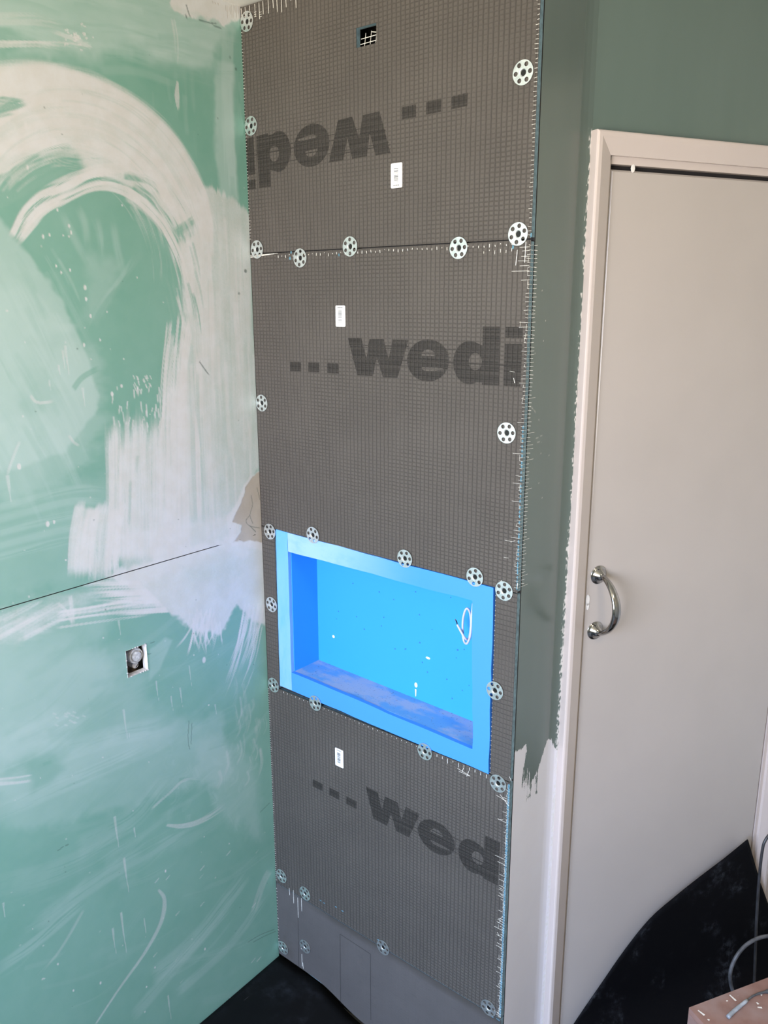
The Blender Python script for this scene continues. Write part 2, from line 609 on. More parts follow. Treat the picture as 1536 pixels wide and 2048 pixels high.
class Painter:
    def __init__(self, u, z, conv):
        self.u, self.z, self.conv = u, z, conv
        self.ch = np.zeros((len(u), 4))
        self.k = 0

    def stroke(self, c, px, w, a=0.9, target=1.0, soft=0.3, dry=(0.0, 0.35), bf=250, ends=(0.08, 0.2), taper=None, rag=0.25):
        self.k += 1
        sd = self.k
        P = np.array([self.conv(*q) for q in px])
        Q = catmull(P, 6 * (len(P) - 1) + 1)
        wm = w if not hasattr(w, '__len__') else max(w)
        lo, hi = Q.min(0) - wm * .6, Q.max(0) + wm * .6
        m = np.where((self.u > lo[0]) & (self.u < hi[0]) & (self.z > lo[1]) & (self.z < hi[1]))[0]
        if len(m) == 0:
            return
        X, Z = self.u[m], self.z[m]
        best = np.full(len(m), 1e9)
        S = np.zeros(len(m))
        T = np.zeros(len(m))
        seg = np.linalg.norm(np.diff(Q, axis=0), axis=1)
        L = seg.sum()
        acc = 0.0
        for i in range(len(Q) - 1):
            d = (Q[i + 1] - Q[i]) / max(seg[i], 1e-9)
            rx, rz = X - Q[i, 0], Z - Q[i, 1]
            t = rx * d[0] + rz * d[1]
            s = -rx * d[1] + rz * d[0]
            tc = np.clip(t, 0, seg[i])
            dist = np.hypot(rx - tc * d[0], rz - tc * d[1])
            b = dist < best
            best[b] = dist[b]
            S[b] = s[b]
            T[b] = (acc + tc[b]) / L
            acc += seg[i]
        wl = w if not hasattr(w, '__len__') else np.interp(T, np.linspace(0, 1, len(w)), w)
        if taper:
            wl = wl * np.interp(T, [0, 1], taper)
        r = best / (wl * 0.5 + 1e-9)
        br = 0.6 * noise1(S * bf + 3 * noise1(T * L * 14, sd + 5), sd) + 0.4 * noise2(S * bf * 2.3, T * L * 22, sd)
        br = br * 0.8 + 0.2 * noise2(S * bf * .25, T * L * 10, sd + 9)
        edge = sst(0, soft, 1 - r + (br - 0.5) * rag)
        dr = dry[0] + (dry[1] - dry[0]) * T
        cover = sst(-0.12, 0.12, br - dr)
        tt = (br - 0.5) * 0.25
        e0, e1 = max(ends[0], 1e-3), max(ends[1], 1e-3)
        en = sst(0, e0, T + tt * e0 * 2) * sst(0, e1, 1 - T + tt * e1 * 2) if ends != (0, 0) else 1.0
        al = a * edge * cover * en
        self.ch[m, c] += (target - self.ch[m, c]) * al

    def poly(self, c, px, a=0.8, target=1.0, soft=0.01, rag=0.012, nf=(30, 30), mott=0.15, aniso=None):
        self.k += 1
        sd = self.k
        P = np.array([self.conv(*q) for q in px])
        lo, hi = P.min(0) - soft - rag, P.max(0) + soft + rag
        m = np.where((self.u > lo[0]) & (self.u < hi[0]) & (self.z > lo[1]) & (self.z < hi[1]))[0]
        if len(m) == 0:
            return
        X, Z = self.u[m], self.z[m]
        inside = np.zeros(len(m), bool)
        dist = np.full(len(m), 1e9)
        n = len(P)
        for i in range(n):
            a0, b0 = P[i], P[(i + 1) % n]
            cnd = (a0[1] > Z) != (b0[1] > Z)
            xx = (b0[0] - a0[0]) * (Z - a0[1]) / (b0[1] - a0[1] + 1e-12) + a0[0]
            inside ^= cnd & (X < xx)
            d = b0 - a0
            t = np.clip(((X - a0[0]) * d[0] + (Z - a0[1]) * d[1]) / (d @ d + 1e-12), 0, 1)
            dist = np.minimum(dist, np.hypot(X - a0[0] - t * d[0], Z - a0[1] - t * d[1]))
        sdist = np.where(inside, dist, -dist)
        fx, fz = nf
        if aniso is not None:
            ca, sa = math.cos(aniso), math.sin(aniso)
            Xr, Zr = X * ca + Z * sa, -X * sa + Z * ca
        else:
            Xr, Zr = X, Z
        nz = fbm(Xr * fx, Zr * fz, sd)
        v = sst(-soft, soft, sdist + (nz - 0.5) * 2 * rag)
        al = a * v * (1 - mott + 2 * mott * (fbm(Xr * fx * .5, Zr * fz * .5, sd + 3) - 0.3))
        self.ch[m, c] += (target - self.ch[m, c]) * np.clip(al, 0, 1)

    def spot(self, c, x, y, r, a=0.9, target=1.0, el=1.0):
        cu, cz = self.conv(x, y)
        d = np.hypot(self.u - cu, (self.z - cz) / el)
        m = d < r * 1.5
        self.ch[m, c] += (target - self.ch[m, c]) * a * sst(1.2, 0.7, d[m] / r)


def paint_left(u, z):
    p = Painter(u, z, Luz)
    FI, HZ, CE, DK = 0, 1, 2, 3
    p.ch[:, HZ] = 0.10 * fbm(u * 9, z * 9, 3)
    # -------- dusty haze over the green
    p.poly(HZ, [(-60, -60), (490, -60), (490, 40), (440, 90), (420, 140), (330, 128), (250, 100), (140, 110), (-60, 110)], 0.62, soft=.02, rag=.02)
    p.poly(HZ, [(430, 120), (468, 130), (470, 300), (478, 400), (440, 390), (428, 300)], 0.55, soft=.006, rag=.006)
    p.stroke(HZ, [(455, 60), (455, 200), (462, 390)], 0.035, 0.35, ends=(.1, .1))
    p.poly(HZ, [(250, 60), (340, 70), (430, 90), (425, 125), (330, 135), (300, 130)], 0.35, soft=.01)
    p.poly(HZ, [(-60, 395), (0, 430), (60, 520), (125, 600), (150, 660), (180, 720), (195, 790), (190, 830), (150, 870), (130, 900), (60, 930), (-60, 960)], 0.60, soft=.005, rag=.008, mott=.12)
    p.poly(HZ, [(120, 640), (190, 720), (215, 830), (170, 930), (60, 990), (-60, 1000), (-60, 860), (100, 830)], 0.34, soft=.02, rag=.03, nf=(18, 40))
    p.poly(HZ, [(-60, 560), (40, 580), (100, 640), (108, 690), (60, 760), (50, 850), (-60, 900)], 0.38, soft=.03, rag=.03)
    p.poly(HZ, [(40, 880), (150, 870), (100, 930), (90, 960), (215, 955), (220, 1060), (160, 1100), (140, 1170), (-60, 1215), (-60, 900)], 0.22, soft=.02, rag=.02)
    for y0 in (985, 1008, 1036, 1062, 1085):
        p.stroke(HZ, [(-40, y0 + 40), (80, y0 + 8), (160, y0 - 8), (220, y0 - 4)], 0.022, 0.24, dry=(.25, .5), soft=.8)
    p.poly(HZ, [(-60, 1225), (200, 1190), (240, 1230), (180, 1290), (230, 1330), (180, 1400), (130, 1480), (-60, 1530)], 0.32, soft=.03, rag=.03)
    p.poly(HZ, [(-60, 1300), (120, 1290), (250, 1300), (300, 1400), (380, 1440), (300, 1500), (150, 1560), (-60, 1620)], 0.34, soft=.04, rag=.04, nf=(16, 30))
    p.poly(HZ, [(300, 1300), (330, 1275), (345, 1280), (320, 1340), (300, 1360)], 0.35, soft=.004, rag=.004)
    p.poly(HZ, [(90, 1420), (150, 1425), (170, 1440), (120, 1500), (-40, 1550), (-40, 1500)], 0.4, soft=.02, rag=.02)
    p.poly(HZ, [(130, 1510), (230, 1475), (330, 1450), (440, 1430), (470, 1560), (330, 1590), (250, 1620), (60, 1660), (-60, 1650), (-60, 1580)], 0.3, soft=.015, rag=.02)
    for q in ([(120, 1510), (200, 1480), (330, 1450)], [(-40, 1640), (150, 1560), (300, 1490)], [(150, 1700), (260, 1640), (340, 1555)],
              [(-30, 1780), (120, 1740), (280, 1660)], [(60, 1860), (200, 1760), (400, 1640)], [(300, 1960), (400, 1870), (500, 1740)],
              [(350, 1990), (460, 1890), (540, 1780)], [(-20, 1950), (90, 1870), (170, 1800)], [(260, 2040), (380, 1900), (470, 1800)]):
        p.stroke(HZ, q, random.uniform(.03, .07), random.uniform(.12, .26), dry=(.2, .5), soft=.5)
    p.poly(HZ, [(380, 1480), (470, 1480), (520, 1560), (520, 1680), (440, 1620), (400, 1560)], 0.3, soft=.02, rag=.02)
    # dark (bare) green showing again
    p.poly(HZ, [(-40, 52), (20, 58), (75, 90), (30, 100), (-40, 98)], .8, 0, soft=.008, rag=.01)
    p.poly(HZ, [(270, 135), (340, 120), (420, 150), (425, 380), (415, 330), (380, 240), (330, 190), (270, 150)], .55, 0, soft=.015, rag=.02)
    p.poly(HZ, [(474, 60), (490, 40), (497, 420), (480, 400)], .8, 0, soft=.004)
    p.stroke(HZ, [(145, 780), (165, 755), (200, 735)], .012, .6, 0)
    p.poly(HZ, [(60, 1525), (105, 1510), (130, 1540), (65, 1585)], .6, 0, soft=.012, rag=.01)
    p.stroke(HZ, [(355, 1560), (375, 1558), (404, 1564)], .01, .6, 0)
    p.stroke(HZ, [(85, 1530), (105, 1522)], .008, .5, 0)
    # faint whitish smears inside the bare green disc
    for q in ([(155, 410), (170, 450), (175, 500)], [(190, 430), (200, 470), (205, 520)], [(120, 420), (145, 470), (180, 540)],
              [(285, 500), (240, 560), (200, 620), (165, 700)], [(225, 440), (235, 500), (245, 545)]):
        p.stroke(HZ, q, .022, .26, dry=(.2, .5), soft=.9, ends=(.3, .5), bf=180)
    p.poly(HZ, [(170, 500), (240, 530), (230, 570), (190, 640), (160, 640), (175, 560)], .28, soft=.02, rag=.02)
    # diagonal and level trowel streaks in the dusty haze
    for i in range(70):
        x, y = random.uniform(-40, 120), random.uniform(470, 900)
        l = random.uniform(60, 180)
        p.stroke(HZ, [(x, y), (x + l * .28, y + l * .5), (x + l * .5, y + l)], random.uniform(.008, .03), random.uniform(.1, .3), random.choice((.35, .5, .8, .9)), dry=(.3, .5), soft=.7)
    for i in range(120):
        x, y = random.uniform(-40, 440), random.uniform(1290, 2030)
        l = random.uniform(70, 240)
        a = random.uniform(.3, .95)
        p.stroke(HZ, [(x, y), (x + l * .5, y - l * .5 * a * .7), (x + l, y - l * a)], random.uniform(.006, .04), random.uniform(.06, .22), random.choice((0, .1, .5, .6)), dry=(.25, .5), soft=.8)
    for i in range(60):
        x, y = random.uniform(-40, 420), random.uniform(-20, 150)
        l = random.uniform(60, 200)
        p.stroke(HZ, [(x, y), (x + l * .5, y + l * .04), (x + l, y + l * .2)], random.uniform(.006, .03), random.uniform(.1, .3), random.choice((.1, .3, .7, .8)), dry=(.25, .5), soft=.8)
    for i in range(40):
        x, y = random.uniform(300, 480), random.uniform(100, 380)
        l = random.uniform(40, 120)
        p.stroke(HZ, [(x, y), (x + 2, y + l * .5), (x + 6, y + l)], random.uniform(.006, .02), random.uniform(.08, .25), random.choice((.05, .3, .6)), dry=(.25, .5), soft=.8)
    # -------- broad cream swath, arc over the top
    p.stroke(FI, [(-80, 185), (30, 165), (120, 168), (200, 190), (262, 222), (310, 262)], [.065, .07, .07, .06, .05, .04], 0.82, soft=.35, dry=(.08, .22), ends=(.01, .12))
    p.stroke(FI, [(-80, 220), (60, 195), (150, 200), (230, 225), (300, 270), (350, 325), (390, 390), (412, 470)], [.10, .11, .11, .105, .10, .09, .07, .05], 0.93, soft=.3, dry=(.0, .12), ends=(.01, .1))
    p.stroke(FI, [(-80, 285), (0, 262), (90, 248), (190, 262), (270, 305), (330, 365), (372, 430), (398, 500)], [.075, .085, .095, .10, .09, .08, .065, .05], 0.9, soft=.3, dry=(.02, .25), ends=(.01, .12))
    p.stroke(FI, [(-70, 350), (0, 322), (50, 300), (120, 285), (180, 285)], [.04, .05, .05, .04], 0.85, dry=(.1, .4), ends=(.01, .3))
    p.stroke(FI, [(150, 320), (215, 318), (280, 350), (340, 420), (380, 490)], [.06, .075, .07, .06, .04], 0.82, dry=(.1, .38))
    p.stroke(FI, [(330, 330), (385, 395), (410, 440), (415, 500)], [.03, .05, .05, .03], .8, dry=(.05, .2))
    p.stroke(FI, [(100, 60), (180, 92), (120, 88), (-60, 84)], .008, .5, dry=(.2, .5))
    p.stroke(FI, [(-60, 92), (70, 88), (130, 96)], .01, .6, dry=(.1, .5))
    p.stroke(FI, [(-60, 40), (60, 38), (140, 50)], .02, .3, dry=(.2, .6))
    for i in range(26):
        x, y = random.gauss(148, 16), random.gauss(75, 14)
        p.stroke(FI, [(x, y), (x + random.uniform(3, 9), y - random.uniform(-2, 4))], .0035, .75, soft=.6, ends=(.05, .05), dry=(0, 0))
    # green gaps scraped back through the swath
    for q, w in (([(-60, 205), (0, 200), (50, 205)], .012), ([(-60, 225), (10, 215), (55, 205)], .016), ([(-60, 240), (0, 228), (30, 222)], .012),
                 ([(20, 350), (60, 325), (100, 305), (150, 292)], .018), ([(-40, 395), (40, 350), (110, 322), (160, 305)], .03),
                 ([(-60, 430), (20, 390), (90, 350), (150, 322)], .028), ([(245, 350), (300, 362), (325, 390)], .018),
                 ([(262, 372), (300, 395), (330, 440)], .022), ([(255, 345), (285, 352)], .01), ([(345, 470), (375, 450), (390, 440)], .022)):
        p.stroke(FI, q, w, .85, 0.05, dry=(.25, .5), soft=.5)
    # fine trowel streaks running along the arc
    cx0, cz0 = 130, 560
    for i in range(150):
        ph0 = random.uniform(-2.4, -.55)
        ph1 = ph0 + random.uniform(.25, .9)
        rr = random.uniform(.62, 1.18)
        q = []
        for ph in np.linspace(ph0, ph1, 5):
            q.append((125 + 275 * rr * math.cos(ph) * (1 if math.cos(ph) > 0 else .9), 560 + 350 * rr * math.sin(ph)))
        q = [(x, y) for x, y in q if x > -80]
        if len(q) < 3:
            continue
        tgt = random.choice((.62, .72, .8, 1, 1, .9))
        p.stroke(FI, q, random.uniform(.004, .014), random.uniform(.15, .42), tgt, dry=(.35, .55), soft=.6, bf=340) if .70 < rr < 1.12 else p.stroke(FI, q, random.uniform(.003, .007), random.uniform(.12, .35), 1, dry=(.42, .6), soft=.6, bf=340)
    # inner, thinner arc
    p.stroke(FI, [(24, 480), (60, 425), (110, 385), (160, 362), (210, 352), (250, 360)], [.02, .03, .036, .036, .034, .03], .92, dry=(.34, .42), ends=(.05, .2))
    p.stroke(FI, [(30, 490), (80, 430), (130, 395), (190, 372), (240, 378), (285, 405), (325, 450), (352, 505), (368, 560), (375, 620)],
             [.014, .02, .022, .018, .02, .024, .024, .03, .034, .03], .85, dry=(.28, .36), ends=(.05, .15))
    p.stroke(FI, [(250, 385), (300, 420), (340, 470), (360, 510)], .03, .45, dry=(.3, .5))
    p.stroke(FI, [(100, 400), (180, 345), (260, 340), (320, 380), (370, 440), (395, 500)], .02, .6, dry=(.3, .5))
    p.stroke(FI, [(200, 425), (270, 425)], .012, .0)
    # -------- wide pale swath down the right side
    p.poly(FI, [(405, 370), (432, 375), (470, 400), (500, 430), (505, 600), (512, 760), (523, 930), (500, 960), (478, 1020), (468, 1078), (400, 1100), (300, 1130),
                (330, 1040), (335, 900), (352, 780), (360, 700), (375, 640), (372, 560), (352, 490), (388, 470)], .76, soft=.006, rag=.012, nf=(140, 9), mott=.16)
    for x, y0, y1, w, a in ((372, 470, 640, .035, .7), (392, 450, 800, .03, .55), (412, 420, 760, .04, .6), (425, 560, 1000, .05, .35), (445, 420, 800, .03, .3),
                            (470, 430, 880, .035, .35), (488, 450, 930, .03, .4), (392, 720, 1060, .014, .9), (398, 700, 930, .018, .7), (350, 760, 1000, .03, .45),
                            (370, 800, 1060, .03, .4), (440, 900, 1070, .05, .25), (415, 900, 1090, .03, .45), (345, 930, 1120, .035, .5), (325, 900, 1090, .03, .5)):
        p.stroke(FI, [(x, y0), (x + 3, (y0 + y1) / 2), (x + 8, y1)], w, a, dry=(.05, .3), ends=(.1, .15))
    p.stroke(FI, [(436, 760), (440, 900), (446, 1020)], .03, .4, .55, dry=(.2, .4))
    p.stroke(FI, [(452, 800), (454, 900)], .025, .3, .5, dry=(.2, .4))
    for i in range(90):
        x = random.uniform(375, 515)
        y = random.uniform(430, 950)
        l = random.uniform(60, 260)
        p.stroke(FI, [(x, y), (x + l * .02, y + l * .5), (x + l * .05, min(y + l, 1085))], random.uniform(.004, .016), random.uniform(.2, .5), random.choice((.5, .6, .7, .92, 1, 1)), dry=(.25, .5), soft=.6, bf=320)
    for i in range(30):
        x, y = random.uniform(330, 390), random.uniform(480, 620)
        p.stroke(FI, [(x, y), (x + 10, y + 40), (x + 16, y + 80)], random.uniform(.004, .01), random.uniform(.3, .6), random.choice((.1, .9)), dry=(.35, .5), bf=340)
    # ragged bristle tails: lower left of the swath
    for x in range(216, 372, 5):
        top = 790 + max(0, (330 - x)) * .35 + random.uniform(-10, 60)
        if x > 330:
            top = 690 + random.uniform(0, 90)
        p.stroke(FI, [(x + random.uniform(-3, 5), top), (x + 2, top + 140), (x + random.uniform(-6, 6) + 4, 1125)], random.uniform(.010, .022), random.uniform(.35, .7), dry=(.3, .12), bf=320, ends=(.18, .08))
    for x in range(320, 366, 4):
        p.stroke(FI, [(x + 18, random.uniform(600, 690)), (x + 6, 760), (x, random.uniform(850, 930))], random.uniform(.006, .014), random.uniform(.4, .75), dry=(.3, .35), bf=340)
    for x in range(146, 240, 6):
        top = random.uniform(995, 1030)
        p.stroke(FI, [(x + 12, top), (x, top + 70), (x - 4, 1150 + random.uniform(0, 22))], random.uniform(.014, .024), random.uniform(.4, .7), dry=(.2, .25), bf=310)
    for i in range(40):
        x, y = random.uniform(225, 345), random.uniform(770, 850)
        p.stroke(FI, [(x, y), (x + random.uniform(-5, 4), y + random.uniform(8, 26))], .004, .6, soft=.5, ends=(.1, .3), dry=(.0, .2))
    for i in range(22):
        x, y = random.uniform(265, 300), random.uniform(748, 778)
        p.stroke(FI, [(x, y), (x + 4, y + 9)], .003, .6, soft=.5, dry=(0, 0))
    p.poly(FI, [(220, 860), (260, 850), (330, 870), (335, 1110), (220, 1120)], .35, soft=.02, rag=.02, nf=(160, 10))
    p.stroke(FI, [(240, 1020), (236, 1060), (228, 1140)], .012, .6, dry=(.05, .2))
    p.stroke(FI, [(262, 960), (256, 1060)], .012, .45, 0.3, dry=(.42, .5), soft=.7)
    p.stroke(FI, [(274, 910), (270, 950)], .014, .45, 0.3, dry=(.42, .5), soft=.7)
    # strip just above the joint
    p.poly(FI, [(240, 1065), (480, 1030), (500, 1110), (240, 1176)], .6, soft=.008, rag=.01)
    # -------- below the joint: white patch with bristle edge
    p.poly(FI, [(205, 1150), (330, 1108), (440, 1080), (530, 1056), (534, 1260), (505, 1240), (475, 1215), (440, 1265), (400, 1262), (360, 1240), (330, 1225), (285, 1200), (270, 1180)],
           .88, soft=.006, rag=.012, nf=(40, 40), mott=.06)
    p.poly(FI, [(360, 1130), (470, 1095), (480, 1150), (440, 1180), (370, 1160)], .35, .6, soft=.02, rag=.02)
    for i in range(46):
        f = random.random()
        x, y = 250 + 60 * f, 1165 + 60 * f
        dx = random.uniform(30, 120)
        p.stroke(FI, [(x + 30, y - 2), (x - dx * .5, y + random.uniform(-3, 4)), (x - dx, y + dx * .06)], random.uniform(.004, .009), random.uniform(.35, .75), dry=(.15, .5), bf=360, ends=(.05, .4))
    for i in range(46):
        x, y = random.uniform(375, 440), random.uniform(1225, 1262)
        l = random.uniform(25, 60)
        sl = random.uniform(-.9, .5)
        p.stroke(FI, [(x, y - 12), (x + sl * l * .5, y + l * .5), (x + sl * l, y + l)], random.uniform(.003, .007), random.uniform(.4, .8), dry=(.15, .5), bf=360, ends=(.05, .4))
    for i in range(30):
        x, y = random.uniform(480, 530), random.uniform(1215, 1270)
        l = random.uniform(40, 150)
        p.stroke(FI, [(x, y - 12), (x - l * .12, y + l * .5), (x - l * .3, y + l)], random.uniform(.004, .009), random.uniform(.3, .65), dry=(.15, .5), bf=360, ends=(.05, .4))
    for i in range(26):
        x, y = random.uniform(470, 530), random.uniform(1350, 1500)
        l = random.uniform(20, 70)
        p.stroke(FI, [(x, y), (x + 3, y + l * .5), (x - l * .1, y + l)], random.uniform(.006, .016), random.uniform(.08, .22), dry=(.35, .55), bf=340, soft=.7)
    for i in range(30):
        x, y = random.uniform(330, 520), random.uniform(1470, 1640)
        l = random.uniform(14, 40)
        p.stroke(HZ, [(x, y), (x + random.uniform(-10, 10), y + l * .6), (x + random.uniform(-20, 20), y + l)], random.uniform(.01, .026), random.uniform(.08, .2), .8, dry=(.35, .55), bf=300, soft=.8)
    for x, y, l in ((478, 1480, 50), (452, 1500, 55), (438, 1540, 40), (495, 1540, 35), (500, 1510, 40)):
        p.stroke(FI, [(x, y), (x + 4, y + l * .5), (x - 6, y + l)], .014, .22, dry=(.35, .55), bf=320, soft=.7)
    # pale band left, below the joint
    p.poly(FI, [(-60, 1240), (120, 1196), (235, 1158), (180, 1200), (110, 1240), (60, 1275), (-60, 1300)], .42, soft=.02, rag=.02, nf=(20, 60), aniso=.35)
    for i in range(18):
        x, y = random.uniform(0, 110), random.uniform(1215, 1262)
        p.stroke(FI, [(x - 40, y + 26), (x + 10, y), (x + 45, y - 20)], random.uniform(.005, .012), random.uniform(.15, .4), dry=(.25, .5), bf=320)
    for i in range(12):
        y = random.uniform(1205, 1245)
        p.stroke(FI, [(110, y + 12), (190, y), (300, y - random.uniform(8, 25))], .005, .5, dry=(.3, .5), bf=360)
    # -------- small marks: drips, nicks, scratches
    for x, y, l, w in ((247, 1418, 60, .007), (258, 1466, 10, .003), (229, 1632, 62, .008), (248, 1715, 70, .008), (242, 1824, 84, .007), (225, 1856, 52, .006), (268, 1655, 20, .005),
                       (288, 1836, 36, .004), (312, 1362, 40, .005), (342, 1392, 30, .005), (378, 1330, 50, .004), (430, 1408, 20, .005), (360, 1375, 40, .005), (237, 1240, 30, .006), (336, 1990, 50, .006), (6, 1805, 30, .005),
                       (125, 700, 40, .007), (130, 690, 60, .007), (165, 775, 38, .007), (98, 760, 22, .005), (117, 730, 20, .006), (15, 950, 55, .01)):
        p.stroke(FI, [(x, y), (x + l * .06, y + l * .5), (x + l * .14, y + l)], [w, w * .8, w * .35, w * .25], .42, dry=(0, .1), soft=.5, ends=(.02, .02))
    p.stroke(FI, [(40, 880), (28, 910), (12, 955)], .006, .35, dry=(.1, .2))
    p.stroke(FI, [(316, 1778), (329, 1800), (322, 1845), (290, 1905), (240, 1975), (190, 2050)], [.006, .016, .014, .01, .008, .006], .42, dry=(.05, .2), soft=.5, ends=(.02, .02))
    p.stroke(FI, [(170, 1815), (120, 1900), (70, 1960)], .01, .22, dry=(.1, .3), soft=.6)
    p.stroke(FI, [(332, 1650), (365, 1652), (405, 1640), (455, 1608)], [.006, .014, .018, .02], .42, dry=(.1, .4), ends=(.02, .3))
    p.stroke(FI, [(300, 1620), (340, 1585), (370, 1560), (410, 1560)], .008, .3, dry=(.2, .5))
    p.stroke(FI, [(-40, 1566), (20, 1562), (66, 1556)], .016, .55, dry=(.1, .4), ends=(.01, .1))
    for i in range(14):
        x, y = random.uniform(100, 170), random.uniform(1420, 1450)
        p.stroke(FI, [(x, y), (x + 8, y + 3)], .004, .35, soft=.6, dry=(0, 0))
    p.stroke(FI, [(60, 790), (75, 805), (110, 802)], .006, .5, dry=(.1, .3))
    p.stroke(FI, [(137, 870), (148, 885), (160, 892)], .006, .4, dry=(.1, .3))
    p.stroke(FI, [(140, 1190), (143, 1215), (146, 1250)], .01, .55, dry=(0, .1), soft=.5)
    p.stroke(FI, [(115, 1205), (135, 1225), (144, 1250)], .006, .45, dry=(0, .1), soft=.5)
    for x, y, r in ((52, 252, .0062), (86, 473, .004), (99, 470, .003), (138, 452, .0035), (142, 465, .0035), (115, 420, .003), (170, 575, .005), (172, 598, .004), (181, 632, .004), (200, 680, .003), (168, 690, .004),
                    (224, 788, .005), (243, 772, .004), (38, 933, .006), (95, 1048, .006), (108, 1044, .004), (112, 532, .003), (122, 545, .003), (140, 540, .003), (274, 555, .002), (55, 335, .004),
                    (331, 1742, .004), (310, 1935, .003), (116, 1928, .003), (201, 1966, .004), (147, 1981, .003), (293, 1974, .003), (408, 1320, .008), (410, 1898, .004), (298, 1524, .002)):
        p.spot(FI, x, y, r * .62, .85, el=1.5)
    for i in range(90):
        p.spot(FI, random.uniform(0, 545), random.uniform(300, 2040), random.uniform(.001, .0022), random.uniform(.3, .8))
    for i in range(14):
        x, y = random.uniform(300, 540), random.uniform(1700, 2000)
        p.stroke(FI, [(x, y), (x + 10, y - 12)], .004, .4, dry=(.2, .4))
    for q in ([(372, 8), (378, 28), (382, 36)], [(371, 28), (374, 38)], [(398, 722), (412, 742), (420, 752)]):
        p.stroke(DK, q, .004, .6, dry=(.1, .3), soft=.5)
    p.stroke(FI, [(345, 35), (352, 80), (352, 130)], [.012, .012, .01], .35, dry=(.3, .5), bf=320)
    p.stroke(FI, [(355, 160), (354, 195), (358, 225)], [.004, .014, .004], .6, dry=(.15, .5), bf=320)
    p.spot(DK, 491, 542, .004, .7)
    p.spot(DK, 478, 587, .003, .5)
    p.spot(DK, 472, 138, .003, .5)
    p.spot(DK, 460, 115, .003, .35)
    for q in ([(115, 1702), (128, 1692)], [(130, 1692), (138, 1688)], [(495, 1925 - 40), (520, 1870), (550, 1858)], [(505, 1885), (530, 1872), (553, 1862)], [(300, 1300 - 13), (310, 1283)], [(378, 1440), (376, 1480), (380, 1500)],
              [(384, 1445), (382, 1490)], [(292, 1309), (302, 1307)], [(520, 1625), (540, 1605)]):
        p.stroke(DK, q, .0026, .55, dry=(.05, .2), soft=.6, ends=(.05, .05))
    for i in range(26):
        p.spot(DK, random.uniform(0, 540), random.uniform(100, 2040), random.uniform(.0008, .0018), .5)
    p.poly(HZ, [(-80, 1600), (10, 1620), (30, 1800), (10, 1990), (-80, 2048)], .5, 0, soft=.03)  # haze reduced: lower-left fall-off of light put into the colour
    # white plaster at the top corner, with cracked mesh marks
    p.poly(FI, [(325, -30), (490, -30), (490, 42), (470, 40), (462, 48), (445, 58), (436, 44), (400, 34), (372, 30), (345, 18)], .95, soft=.003, rag=.008, nf=(70, 70), mott=.04)
    p.poly(FI, [(340, 14), (380, 20), (436, 40), (436, 46), (380, 32)], .5, .55, soft=.005)
    p.stroke(DK, [(396, 39), (420, 46), (438, 47)], .003, .6, dry=(0, .1))
    p.stroke(DK, [(425, 50), (445, 58)], .003, .5, dry=(0, .1))
    for x in range(452, 482, 3):
        p.stroke(CE, [(x, random.uniform(8, 12)), (x + 1, random.uniform(22, 40))], .0022, .5, soft=.6, dry=(0, .3))
    for x, y in ((425, 2), (430, 4), (436, 6)):
        p.stroke(CE, [(x, y), (x + 2, y + 5)], .003, .5, dry=(0, 0))
    # brown cement patch beside the niche, with cracks
    p.poly(FI, [(455, 1035), (500, 955), (530, 930), (530, 1100), (462, 1092)], .9, soft=.004, rag=.006)
    p.poly(CE, [(519, 943), (530, 935), (532, 1087), (500, 1082), (467, 1084), (480, 1066), (483, 1052), (466, 1044), (474, 1025), (484, 1005), (492, 975), (505, 952)],
           .97, soft=.002, rag=.004, nf=(60, 60), mott=.05)
    for q in ([(502, 990), (505, 1010), (500, 1030), (506, 1048)], [(500, 1030), (492, 1042), (500, 1052), (520, 1056)], [(500, 1052), (512, 1064)], [(514, 975), (520, 1000)]):
        p.stroke(DK, q, .0024, .6, dry=(0, .1), soft=.6, ends=(.02, .02))
    # weak scuffs on the corner strip
    p.stroke(FI, [(540, 1740), (525, 1770), (505, 1830)], .03, .2, dry=(.2, .5))
    return np.clip(p.ch, 0, 1)


def painted_grid(name, us, zs, pos, painter, mat, parent=None, skip=None, origin=(0, 0, 0), warp=None):
    nu, nz = len(us), len(zs)
    U, Z = np.meshgrid(us, zs)
    u, z = U.ravel(), Z.ravel()
    zz = warp(u, z) if warp else z
    co = pos(u, zz)
    i, j = np.meshgrid(np.arange(nu - 1), np.arange(nz - 1))
    a = (j * nu + i).ravel()
    quad = np.stack([a, a + 1, a + nu + 1, a + nu], 1)
    if skip is not None:
        cu = (us[i.ravel()] + us[i.ravel() + 1]) / 2
        cz = (zs[j.ravel()] + zs[j.ravel() + 1]) / 2
        quad = quad[~skip(cu, cz)]
    me = bpy.data.meshes.new(name)
    me.vertices.add(len(u))
    me.vertices.foreach_set('co', (co - np.array(origin)).ravel().astype(np.float32))
    me.loops.add(quad.size)
    me.loops.foreach_set('vertex_index', quad.ravel().astype(np.int32))
    me.polygons.add(len(quad))
    me.polygons.foreach_set('loop_start', (np.arange(len(quad)) * 4).astype(np.int32))
    try:
        me.polygons.foreach_set('loop_total', np.full(len(quad), 4, np.int32))
    except Exception:
        pass
    me.update(calc_edges=True)
    me.validate()
    at = me.attributes.new('paint', 'FLOAT_COLOR', 'POINT')
    at.data.foreach_set('color', painter(u, zz).ravel().astype(np.float32))
    me.polygons.foreach_set('use_smooth', np.ones(len(me.polygons), bool))
    me.materials.append(mat)
    o = bpy.data.objects.new(name, me)
    COL.objects.link(o)
    place(o, origin, parent)
    return o


# ------------------------------------------------------------------ SETTING
# left wall: masonry behind two sheets of green plasterboard
def lw(u, n, z):
    p = LDIR * u + LN * n
    return (p[0], p[1], z)


